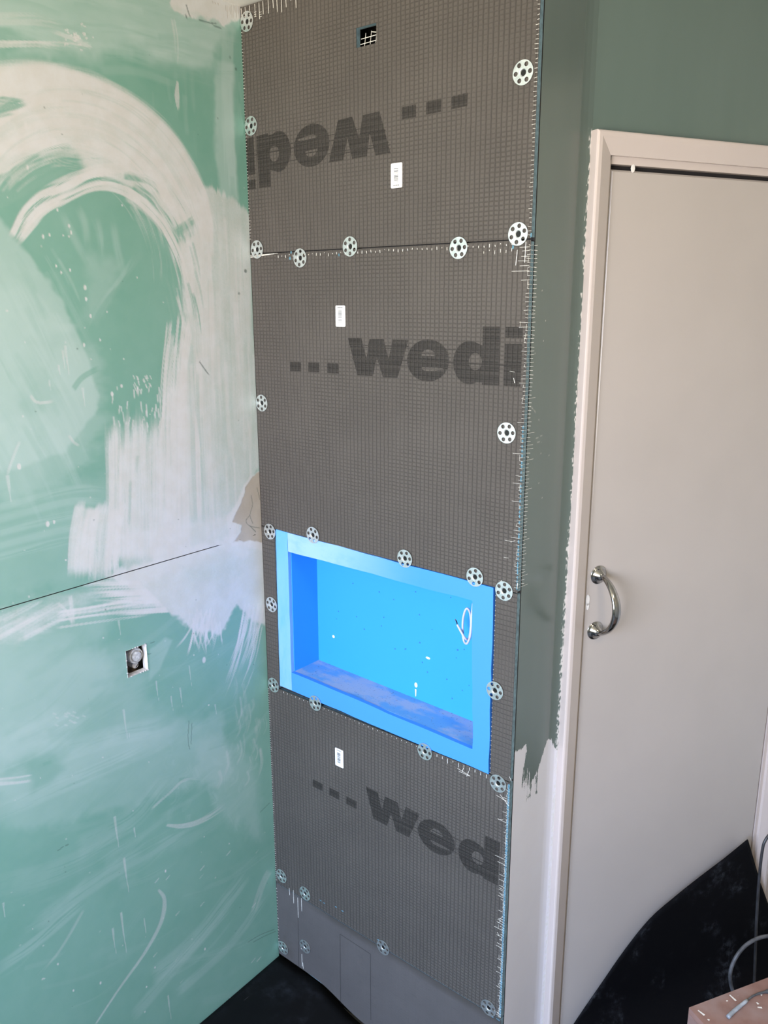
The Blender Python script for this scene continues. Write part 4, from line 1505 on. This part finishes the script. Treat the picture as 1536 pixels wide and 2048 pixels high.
sticker(b_top, 782.5, 805, 326, 376, True, 1)
sticker(b_mid, 672, 691, 611, 653.5, False, 2)
sticker(b_low, 671, 687, 1498, 1533, False, 3)

# ---- thin guide lines printed on the smooth bottom board
mb = MB()
for a, b in (((680, 1868), (682, 2040)), ((741, 1908), (742, 2040)), ((680, 1868), (741, 1908)), ((490 + 106, 1830), (490 + 108, 1940))):
    p, q = np.array(xz(B(*a))), np.array(xz(B(*b)))
    d = (q - p) / np.linalg.norm(q - p)
    nrm = np.array([-d[1], d[0]]) * .0005
    mb.add([(p[0] - nrm[0], -.0002, p[1] - nrm[1]), (q[0] - nrm[0], -.0002, q[1] - nrm[1]), (q[0] + nrm[0], -.0002, q[1] + nrm[1]), (p[0] + nrm[0], -.0002, p[1] + nrm[1])], [(0, 1, 2, 3)])
mb.build('printed_guide_line', M['dark'], b_bot, kind='stuff')


# ---- frayed glass-fibre strands along the cut edges (uncountable: one stuff part per board)
def frays_right(mb, z0, z1, over=False, long=0.0, pitch=.0066):
    z = z0
    while z < z1:
        l = random.uniform(.003, .0065) + (random.random() < .2) * long * random.random()
        dz = random.uniform(-.001, .001)
        x = XR
        mb.strand((x - l, -.0006, z + dz), (x + .0004, -.0007, z), .00042)
        if over:
            mb.strand((x + .0004, -.0007, z), (x + .0010, TB * .6, z + dz), .0003)
            e = random.uniform(.004, .009) + (random.random() < .08) * .012
            mb.strand((XR + .0006, TB - .001, z), (W + .0026, TB - .001 + e, z + dz), .0004)
        if random.random() < .25 and long:
            mb.strand((x - l * random.uniform(.4, 1), -.0008, z), (x - l * random.uniform(.4, 1), -.0008, z + random.uniform(.004, .012)), .0004)
        z += pitch * random.uniform(.92, 1.08)


def frays_left(mb, z0, z1, pitch=.006):
    z = z0
    while z < z1:
        mb.strand((.0004, -.0005, z), (random.uniform(.0022, .005), -.0006, z + random.uniform(-.0006, .0006)), .0005)
        z += pitch


mb = MB()
frays_right(mb, s1r[1] + .006, CEIL - .005)
frays_left(mb, s1l[1] + .03, CEIL - .03)
for k in range(17):
    x = .004 + k * .0125 + random.uniform(-.002, .002)
    mb.strand((x, -.0006, CEIL - .004), (x + .0005, -.0006, CEIL - .012 - random.random() * .022), .0005)
for dz in (0, -.004, -.008):
    for k in range(4):
        mb.strand((.01 + k * .015, -.0006, CEIL - .012 + dz - k * .003), (.016 + k * .015, -.0006, CEIL - .012 + dz - k * .003), .0004)
mb.build('frayed_fibre', M['strand'], b_top, kind='stuff')
# strands left standing in the square hole
mb = MB()
w_, h_ = TH[1] - TH[0], TH[3] - TH[2]
for fx, z0_, z1_ in ((.38, -.02, .62), (.66, 0, .66), (.93, .0, .66)):
    mb.strand((TH[0] + w_ * fx, .002, TH[2] + h_ * z0_), (TH[0] + w_ * (fx + .05), .003, TH[2] + h_ * z1_), .00065)
for fz, x0_ in ((.10, .2), (.36, .24)):
    mb.strand((TH[0] + w_ * x0_, .001, TH[2] + h_ * fz), (TH[0] + w_ * 1.0, .001, TH[2] + h_ * (fz + .02)), .00065)
mb.strand((TH[0] + w_ * .74, .002, TH[2] + h_ * .60), (TH[0] + w_ * .98, .002, TH[2] + h_ * .52), .0008)
mb.build('mesh_strand', M['strand'], b_top, kind='stuff')

mb = MB()
frays_right(mb, s2r[1] + .01, s1r[1] - .006, True, .016)
for k in range(52):
    x = .085 + k * .0108
    z = s1l[1] + (s1r[1] - s1l[1]) * x / W - random.uniform(.004, .007)
    mb.strand((x, -.0006, z), (x + random.uniform(-.0006, .0006), -.0006, z - random.uniform(.001, .0055)), .0005)
    if x > .58:
        mb.strand((x, -.0006, z - .009), (x, -.0006, z - .011 - random.random() * .004), .0004)
for zz in (.012, .018, .026, .033, .041, .049):
    mb.strand((XR - random.uniform(.012, .034), -.0007, s1r[1] - zz), (XR - .001, -.0007, s1r[1] - zz - random.uniform(-.001, .001)), .00045)
mb.strand((XR - .0085, -.0008, s1r[1] - .004), (XR - .0095, -.0008, s1r[1] - .036), .0005)
mb.strand((XR - .024, -.0008, s1r[1] - .016), (XR - .026, -.0008, s1r[1] - .04), .0005)
for k in range(3):                          # loose ends along the seam, left
    mb.strand((.001, -.0012, s1l[1] - .003 - k * .0022), (.084 - k * .01, -.0012, s1l[1] - .001 - k * .0006 - .0008), .0006)
for (x, y, dx, dy) in ((1010, 1080, 14, 3), (1022, 1084, 9, -3), (1036, 1166, 6, 12), (1008, 1114, 10, 2), (1003, 1160, 3, 6), (1000, 1161, 6, 5), (1020, 742, 10, 2), (1028, 756, 2, 10)):
    p, q = B(x, y), B(x + dx, y + dy)
    mb.strand((p[0], -.0010, p[2]), (min(q[0], XR), -.0010, q[2]), .0005)
mb.build('frayed_fibre', M['strand'], b_mid, kind='stuff')

mb = MB()
z = s3r[1] + .004
while z < s2r[1]:
    mb.strand((NO[1] + .0025, -.0006, z), (NO[1] + .0045, -.0006, z), .0005)
    z += .0098
frays_left(mb, s3r[1] + .02, s3r[1] + .02)
mb.strand((XR - .001, -.0006, s3r[1] + .012), (XR + .0035, -.0006, s3r[1] + .004), .0004)
mb.build('frayed_fibre', M['strand'], b_sr, kind='stuff')

mb = MB()
frays_right(mb, s4r[1] + .006, s3r[1] - .012, False, .022, .0062)
frays_right(mb, s4r[1] + .008, s3r[1] - .014, False, .014, .0062)
frays_left(mb, s4l[1] + .01, s3l[1] - .01)
for k in range(44):
    x = .055 + k * .0131
    z = s3l[1] + (s3r[1] - s3l[1]) * x / W - .003
    l = random.uniform(.001, .003) if x < .48 else random.uniform(.003, .012)
    mb.strand((x, -.0006, z), (x, -.0006, z - l), .0005)
for (x, y, dx, dy) in ((915, 1536, 26, 16), (918, 1542, 22, 10), (928, 1535, -4, 10), (938, 1542, -4, 10), (993, 1590, 24, 14), (1000, 1588, 20, 24)):
    p, q = B(x, y), B(x + dx, y + dy)
    mb.strand((p[0], -.0009, p[2]), (min(q[0], XR), -.0009, q[2]), .0005)
mb.build('frayed_fibre', M['strand'], b_low, kind='stuff')

mb = MB()
for (x, y, l) in ((579, 1776, 14), (587, 1780, 26), (596, 1795, 40), (603, 1796, 26), (602, 1886, 12), (604, 1908, 24), (606, 1925, 12)):
    p, q = B(x, y), B(x + 1, y + l)
    mb.strand((p[0], -.0006, p[2]), (q[0], -.0006, q[2]), .0006)
frays_left(mb, .03, s4l[1] - .01, .009)
mb.build('frayed_fibre', M['strand'], b_bot, kind='stuff')


# ---- blue foam smeared at the cut edge and seams
def blob(mb, p, rx, rz, ry=.0012):
    n = 7
    a0 = random.random() * 6
    ring = [(p[0] + rx * (0.7 + .5 * random.random()) * math.cos(a0 + k * 2 * PI / n), -.0001, p[1] + rz * (.7 + .5 * random.random()) * math.sin(a0 + k * 2 * PI / n)) for k in range(n)]
    mb.add(ring + [(p[0], -ry, p[1])], [(k, (k + 1) % n, n) for k in range(n)])


mb = MB()
for (x, y) in ((582, 505), (580, 516), (678, 510), (1062, 470), (1026, 494)):
    blob(mb, xz(B(x, y)), .0022, .0035)
z = s2r[1] + .01
while z < s2r[1] + .30:
    blob(mb, (XR - .0012, z), .0018, .0035)
    z += random.uniform(.005, .012)
mb.build('foam_scrap', M['blue_scrap'], b_mid, kind='stuff')
mb = MB()
z = s4r[1] + .01
while z < s3r[1] - .004:
    blob(mb, (XR - .0018, z), .0026, .0045, .0016)
    z += random.uniform(.003, .006)
mb.build('foam_scrap', M['blue_scrap'], b_low, kind='stuff')
mb = MB()
for (x, y) in ((685, 1822), (672, 1814), (757, 1880), (985, 2034), (995, 2038), (1002, 2043), (648, 1806), (641, 1801)):
    p = xz(B(x, y))
    blob(mb, (min(p[0], XR - .004), p[1]), .004, .0016)
mb.build('foam_scrap', M['blue_scrap'], b_bot, kind='stuff')

# ------------------------------------------------------------------ NICHE
ND = 0.090
y0n = -0.0008
flm = 0.0095
NIq = [xz(B(577, 1103)), xz(B(945, 1201)), xz(B(945, 1498)), xz(B(584, 1345))]              # TL TR BR BL


def npanel(a, b, out):
    """panel from the flange to the back between opening corners a and b, thickened outwards"""
    (ax, az), (bx, bz) = a, b
    ox, oz = out
    m_ = MB()
    m_.hexa([(ax, y0n + flm, az), (bx, y0n + flm, bz), (bx + ox, y0n + flm, bz + oz), (ax + ox, y0n + flm, az + oz),
             (ax, ND, az), (bx, ND, bz), (bx + ox, ND, bz + oz), (ax + ox, ND, az + oz)])
    return m_


mb = MB()                                    # root: back panel
mb.box(NI[0] - .014, NI[1] + .014, ND, ND + .010, NI[2] - .020, NI[3] + .014)
niche = mb.build('shower_niche', M['niche'])
tag(niche, 'bright blue foam wall niche with a dusty ledge, set between the grey boards', 'niche')
fix_normals(npanel(NIq[0], NIq[3], (-.012, 0)).build('side_panel', M['niche'], niche))
fix_normals(npanel(NIq[1], NIq[2], (.012, 0)).build('side_panel', M['niche'], niche))
fix_normals(npanel(NIq[0], NIq[1], (0, .012)).build('head_panel', M['niche'], niche))
fix_normals(npanel(NIq[3], NIq[2], (0, -.012)).build('ledge', M['ledge'], niche, label='dust covered bottom ledge'))
NOq = [xz(B(552.5, 1058.5)), xz(B(987, 1175.5)), xz(B(977.5, 1548)), xz(B(560.5, 1371))]   # TL TR BR BL


def wavy(a, b, n, amp, seed):
    a, b = np.array(a), np.array(b)
    d = (b - a) / np.linalg.norm(b - a)
    nn = np.array([-d[1], d[0]])
    return [tuple(a + (b - a) * k / n + nn * amp * ((noise1(np.array([k * .7]), seed)[0] - .5) * 2 if 0 < k < n else 0)) for k in range(n + 1)]


def flange(outer_a, outer_b, inner_b, inner_a, mat, seed):
    o = wavy(outer_a, outer_b, 14, .0012, seed)
    i = wavy(inner_a, inner_b, 14, .0016, seed + 1)
    mb = MB()
    for k in range(14):
        P = [(o[k][0], y0n, o[k][1]), (o[k + 1][0], y0n, o[k + 1][1]), (i[k + 1][0], y0n, i[k + 1][1]), (i[k][0], y0n, i[k][1])]
        mb.hexa(P + [(p[0], y0n + flm, p[2]) for p in P])
    return fix_normals(mb.build('flange', mat, niche))


# left strip runs the full height, the other three butt against it
lt_in, lb_in = xz(B(575.5, 1065)), xz(B(584.5, 1381))
flange(NOq[3], NOq[0], lt_in, lb_in, M['niche_dusty'], 1)
flange(lt_in, NOq[1], NIq[1], (lt_in[0], NIq[0][1]), M['niche_top'], 11)
flange(NOq[1], NOq[2], NIq[2], NIq[1], M['niche_right'], 21)
flange(NOq[2], lb_in, (lb_in[0], NIq[3][1]), NIq[2], M['niche_right'], 31)
# blobs of white filler on the back panel
mb = MB()
for (x, y, rx, rz) in ((667, 1273, .004, .004), (856, 1316, .006, .0028), (832, 1370, .0042, .006)):
    p = hit(x, y, (0, 1, 0), (0, ND, 0))
    n = 10
    ring = [(p[0] + rx * math.cos(2 * PI * k / n), ND - .0002, p[2] + rz * math.sin(2 * PI * k / n)) for k in range(n)]
    mb.add(ring + [(p[0], ND - .0022, p[2])], [(k, (k + 1) % n, n) for k in range(n)])
p = hit(832, 1378, (0, 1, 0), (0, ND, 0))
mb.add([(p[0] - .002, ND - .001, p[2]), (p[0] + .002, ND - .001, p[2]), (p[0] + .0012, ND - .001, p[2] - .017), (p[0] - .0008, ND - .001, p[2] - .017)], [(0, 1, 2, 3)])
fix_normals(mb.build('filler_drip', M['chip'], niche))['kind'] = 'stuff'
mb = MB()
for k in range(26):
    x, z = random.uniform(NI[0] + .05, NI[1] - .05), random.uniform(NI[2] + .03, NI[3] - .04)
    r = random.uniform(.0008, .0018)
    mb.box(x - r, x + r, ND - .0006, ND + .0002, z - r, z + r)
mb.build('fleck', simple('blue_grey_fleck', (0.03, 0.16, 0.42), 0.8), niche, kind='stuff')

# cable poking out of the niche's right side
def Nq(x, y, d):
    return tuple(hit(x, y, (0, 1, 0), (0, d, 0)))


cpts = [Nq(946, 1207, .045), Nq(944, 1230, .040), Nq(942, 1258, .036), Nq(940, 1274, .036), Nq(934, 1287, .040), Nq(928, 1282, .048), Nq(925.5, 1264, .050),
        Nq(926, 1240, .050), Nq(930, 1222, .050), Nq(935, 1217, .052), Nq(940, 1226, .056), Nq(942, 1246, .058), Nq(940, 1268, .058), Nq(936, 1279, .052), Nq(930, 1276, .044), Nq(922, 1263, .042), Nq(914.5, 1249, .044)]
mb = MB()
mb.tube(catmull(cpts, 110), .0023, 10)
cab = mb.build('electric_cable', M['cable_white'], smooth=True)
tag(cab, 'looped white cable hanging in the right end of the blue niche', 'cable')
mb = MB()
mb.tube([Nq(914.5, 1249, .044), Nq(913.5, 1244, .044), Nq(912, 1240.5, .045)], .0011, 6)
mb.build('core_wire', M['black_screw'], cab)
mb = MB()
mb.tube([Nq(914.2, 1248, .0445), Nq(912, 1242, .046), Nq(910.5, 1238, .046)], .0008, 6)
mb.build('core_wire', M['copper'], cab)

# ------------------------------------------------------------------ FIXING WASHERS
RW = 0.0182


def washer_proto():
    loops = [[(RW * math.cos(a), RW * math.sin(a)) for a in np.linspace(0, 2 * PI, 41)[:-1]]]
    for k in range(6):
        a = k * PI / 3
        loops.append([(.0127 * math.cos(a) + .0036 * math.cos(b), .0127 * math.sin(a) + .0036 * math.sin(b)) for b in np.linspace(0, 2 * PI, 15)[:-1]])
    loops.append([(.0062 * math.cos(a), .0062 * math.sin(a)) for a in np.linspace(0, 2 * PI, 25)[:-1]])
    v, f = fill_loops(loops)
    yf, yb = -.0026, -.0012
    n = len(v)
    vs = [(p[0], yf, p[2]) for p in v] + [(p[0], yb, p[2]) for p in v]
    fs = [t for t in f] + [tuple(i + n for i in t)[::-1] for t in f]
    b = 0
    for lp in loops:
        m = len(lp)
        fs += [(b + k, b + (k + 1) % m, n + b + (k + 1) % m, n + b + k) for k in range(m)]
        b += m
    b0 = len(vs)
    cone = [(.0062, yf), (.0056, yf + .0002), (.0044, -.0006)]
    for r, y in cone:
        vs += [(r * math.cos(a), y, r * math.sin(a)) for a in np.linspace(0, 2 * PI, 25)[:-1]]
    for i in range(2):
        for k in range(24):
            fs.append((b0 + i * 24 + k, b0 + i * 24 + (k + 1) % 24, b0 + (i + 1) * 24 + (k + 1) % 24, b0 + (i + 1) * 24 + k))
    w = obj('fixing_washer', vs, fs, M['zinc'], origin=(0, 0, 0))
    fix_normals(w)
    sv = [(.0046 * math.cos(a), -.0009, .0046 * math.sin(a)) for a in np.linspace(0, 2 * PI, 17)[:-1]]
    sv2 = [(.0046 * math.cos(a), -.0003, .0046 * math.sin(a)) for a in np.linspace(0, 2 * PI, 17)[:-1]]
    s = obj('screw', sv + sv2, [tuple(range(16))] + [(k, (k + 1) % 16, 16 + (k + 1) % 16, 16 + k) for k in range(16)], M['black_screw'], w, origin=(0, 0, 0))
    fix_normals(s)
    return w, s


WASH = [
    (490, 44, 'washer in the top left corner, touching the ceiling plaster'),
    (501, 252, 'washer against the green wall, beside the upside-down lettering'),
    (1046, 145, 'washer alone near the right edge of the topmost board'),
    (514, 499, 'leftmost washer on the upper seam, loose white strands running under it'),
    (600, 516, 'second washer from the left on the upper seam, sitting lowest of its row'),
    (700, 493, 'washer on the upper seam midway between two others, third from the green wall'),
    (917, 496, 'washer on the upper seam, second from the right edge'),
    (1036, 468, 'washer at the right end of the upper seam, beside frayed strands'),
    (522, 806, 'washer alone against the green wall halfway down the large middle board'),
    (1013, 866, 'washer alone near the right edge of the large middle board'),
    (540, 1063, 'washer at the top left corner of the blue niche'),
    (626, 1070, 'washer on the top edge of the blue niche, nearest its left corner'),
    (810, 1117, 'washer on the middle of the top edge of the blue niche'),
    (950, 1154, 'washer on the top edge of the blue niche, above the white cable'),
    (1008, 1182, 'washer just outside the top right corner of the blue niche'),
    (543, 1209, 'washer on the narrow strip left of the niche, halfway up'),
    (547, 1370, 'washer at the bottom left corner of the blue niche'),
    (990, 1381, 'washer straddling the blue right rim of the niche and the grey strip'),
    (631, 1406, 'washer on the bottom edge of the niche, towards its left end'),
    (850, 1503, 'washer on the bottom edge of the niche, towards its right end'),
    (996, 1567, 'washer just below the bottom right corner of the niche'),
    (563, 1752, 'washer at the left end of the lowest seam, against the green wall'),
    (610, 1787, 'second washer from the left on the lowest seam'),
    (564, 1894, 'washer in the bottom left corner just above the floor'),
    (610, 1893, 'washer near the floor on the smooth bottom board, right of the corner one'),
    (766, 1895, 'washer in the middle of the lowest seam'),
    (977, 2016, 'washer at the right end of the lowest seam'),
]
proto, pscrew = washer_proto()
for i, (x, y, lab) in enumerate(WASH):
    if i == 0:
        w = proto
    else:
        w = proto.copy()
        COL.objects.link(w)
        sc_ = pscrew.copy()
        COL.objects.link(sc_)
        sc_.parent = w
        sc_.location = (0, 0, 0)
    p = B(x, y, -.002)
    w.location = (max(p[0], RW + .0012), 0.0, p[2])
    if p[0] > .03 and NO[0] - .02 < p[0] < NO[1] + .02 and NO[2] - .02 < p[2] < NO[3] + .02:
        w.location[1] = y0n
    w.rotation_euler = (0, random.uniform(0, PI / 3), 0)
    tag(w, 'pierced steel ' + lab, 'washer', 'pierced steel fixing washers on the boards')

# ------------------------------------------------------------------ FLOOR SHEET, CURLED SHEET, BOX, CABLES
xs = np.linspace(.003, .74, 60)
ys = np.linspace(-1.9, -.0015, 70)
mb = MB()
vs = []
for y in ys:
    for x in xs:
        xx = x + max(0, -y) * math.sin(AL) * 1.05
        zz = mat_z(x, y) + .0016 * math.sin(x * 19 + y * 7)
        vs.append((xx, y, max(zz, FLOOR + .004)))
n = len(xs)
fs = [(j * n + i, j * n + i + 1, (j + 1) * n + i + 1, (j + 1) * n + i) for j in range(len(ys) - 1) for i in range(n - 1)]
mb.add(vs, fs)
fm = mb.build('rubber_floor_sheet', M['rubber'], smooth=True)
tag(fm, 'dusty black rubber sheet covering the floor in the corner', 'mat')
md = fm.modifiers.new('thickness', 'SOLIDIFY')
md.thickness = .003
md.offset = -1

# black sheet curled up against the door: its upper edge follows the photographed outline
NOFF = 0.026
edge_px = [(1128, 2085), (1150, 2048), (1200, 1975), (1250, 1903), (1300, 1841), (1350, 1797), (1400, 1757), (1450, 1719), (1495, 1682)]
top_sz = [Ds(x, y, NOFF) for x, y in edge_px]
right_px = [(1495, 1682), (1508, 1727), (1520, 1768), (1536, 1812), (1556, 1866)]
rt = [Ds(x, y, NOFF) for x, y in right_px]
S0, S1 = top_sz[0][0], rt[-1][0]
tsm = catmull(top_sz, 60)
es = np.array([p[0] for p in tsm] + [p[0] for p in rt[1:]])
ez = np.array([p[1] for p in tsm] + [p[1] for p in rt[1:]])
ez = np.maximum(ez, FLOOR + .006)
vs = []
ns, nt = 60, 26
for i in range(ns):
    s = S0 + (S1 - S0) * i / (ns - 1)
    if abs(s - top_sz[-1][0]) < (S1 - S0) / (ns - 1) * .5:
        s = top_sz[-1][0]
    zt = float(np.interp(s, es, ez))
    for j in range(nt):
        t = j / (nt - 1)
        # arc: vertical at the door, easing on to the floor
        d = t * (zt - FLOOR + .16)
        R_ = min(.14, max(zt - FLOOR, .002))
        straight = max(zt - FLOOR - R_, 0)
        arc = R_ * PI / 2
        if d <= straight:
            nn, zz = NOFF, zt - d
        elif d <= straight + arc:
            a = (d - straight) / R_
            nn, zz = NOFF + R_ * (1 - math.cos(a)), FLOOR + R_ * (1 - math.sin(a))
        else:
            nn, zz = NOFF + R_ + (d - straight - arc), FLOOR
        vs.append(DP(s, nn, zz + .004))
fs = [(i * nt + j, (i + 1) * nt + j, (i + 1) * nt + j + 1, i * nt + j + 1) for i in range(ns - 1) for j in range(nt - 1)]
cs = obj('rubber_sheet', vs, fs, M['curled'], smooth=True)
tag(cs, 'black rubber sheet with one pointed corner curled up against the cream door', 'mat')
md = cs.modifiers.new('thickness', 'SOLIDIFY')
md.thickness = .003
md.offset = 0

# brown box
ZB = 0.45
k0 = hit(1378, 2015, (0, 0, 1), (0, 0, ZB))
k1 = hit(1536, 1955, (0, 0, 1), (0, 0, ZB))
bd = (k1 - k0)[:2]
bd = bd / np.linalg.norm(bd)
bn = np.array([bd[1], -bd[0]])
LB, WB = .44, .30


def bq(a, b, z):
    return (k0[0] + bd[0] * a + bn[0] * b, k0[1] + bd[1] * a + bn[1] * b, z)


mb = MB()
mb.hexa([bq(0, 0, ZB - .012), bq(LB, 0, ZB - .012), bq(LB, WB, ZB - .012), bq(0, WB, ZB - .012), bq(0, 0, ZB), bq(LB, 0, ZB), bq(LB, WB, ZB), bq(0, WB, ZB)])
bxo = fix_normals(mb.build('wooden_box', M['hardboard'], origin=bq(LB / 2, WB / 2, FLOOR)))
tag(bxo, 'brown paint flecked wooden box in the bottom right corner, in front of the black sheet', 'box')
for a0, a1, b0, b1 in ((0, .012, 0, WB), (LB - .012, LB, 0, WB), (.012, LB - .012, 0, .012), (.012, LB - .012, WB - .012, WB)):
    mb = MB()
    mb.hexa([bq(a0, b0, FLOOR), bq(a1, b0, FLOOR), bq(a1, b1, FLOOR), bq(a0, b1, FLOOR), bq(a0, b0, ZB - .0122), bq(a1, b0, ZB - .0122), bq(a1, b1, ZB - .0122), bq(a0, b1, ZB - .0122)])
    fix_normals(mb.build('side_panel', M['hardboard'], bxo))
mb = MB()
for (x, y, x2, y2) in ((1396, 2021, 1409, 2031), (1459, 1990, 1472, 2002), (1513, 2005, 1517, 2009), (1515, 2015, 1524, 2016), (1415, 2039, 1419, 2041), (1453, 2001, 1455, 2003), (1521, 1989, 1524, 1991)):
    p, q = hit(x, y, (0, 0, 1), (0, 0, ZB)), hit(x2, y2, (0, 0, 1), (0, 0, ZB))
    d = q - p
    nn_ = np.array([-d[1], d[0], 0]) / (np.linalg.norm(d) + 1e-9) * .0012
    z_ = np.array([0, 0, .0005])
    mb.add([p - nn_ + z_, q - nn_ * 1.6 + z_, q + nn_ * 1.6 + z_, p + nn_ + z_], [(0, 1, 2, 3)])
mb.build('paint_fleck', M['chip'], bxo, kind='stuff')

# cables by the box
def Dq(x, y, n):
    return tuple(D(x, y, n))


mb = MB()
pts = [Dq(1580, 1640, .10), Dq(1545, 1664, .10), Dq(1530, 1682, .10), Dq(1524, 1705, .10), Dq(1519, 1750, .10), Dq(1515, 1800, .10), Dq(1512, 1860, .105), Dq(1510, 1920, .11), Dq(1508, 1975, .12), Dq(1506, 2040, .14)]
low_ = pts[-1]
pts += [(low_[0] + .01, low_[1] - .02, FLOOR + .06), (low_[0] + .05, low_[1] - .05, FLOOR + .012)]
mb.tube(catmull(pts, 60), .0034, 8)
c1 = mb.build('power_cable', M['cable_black'], smooth=True)
tag(c1, 'thin black cable hanging straight down in front of the black sheet', 'cable')
mb = MB()
pts = [Dq(1590, 1878, .17), Dq(1560, 1872, .17), Dq(1536, 1872, .17), Dq(1510, 1879, .17), Dq(1486, 1896, .17), Dq(1468, 1922, .17), Dq(1460, 1952, .17), Dq(1466, 1984, .17), Dq(1482, 2020, .17)]
low_ = pts[-1]
pts += [(low_[0] + .02, low_[1] - .0, FLOOR + .03), (low_[0] + .06, low_[1] + .0, FLOOR + .012)]
mb.tube(catmull(pts, 70), .0042, 8)
c2 = mb.build('power_cable', M['cable_grey'], smooth=True)
tag(c2, 'grey cable bending in a round loop behind the brown box', 'cable')
mb = MB()


def Hq(x, y, z):
    return tuple(hit(x, y, (0, 0, 1), (0, 0, z)))


mb.tube(catmull([Hq(1456, 2034, ZB + .0042), Hq(1466, 2024, ZB + .0044), Hq(1478, 2014, ZB + .0042), Hq(1494, 2001, ZB + .0036)], 14), [.0036] * 4 + [.0034] * 6 + [.0030] * 4, 10)
c3 = mb.build('cable_end', M['cable_end'], smooth=True)
tag(c3, 'grey cable end lying on top of the brown box', 'cable')
mb = MB()
mb.tube(catmull([Hq(1494, 2001, ZB + .0035), Hq(1506, 1992, ZB + .0022), Hq(1522, 1986, ZB + .0022), Hq(1550, 1981, ZB + .003), Hq(1600, 1980, ZB + .003)], 20), [.0018] * 8 + [.0022] * 4 + [.0036] * 8, 8)
mb.build('thin_lead', M['cable_grey'], c3, smooth=True)
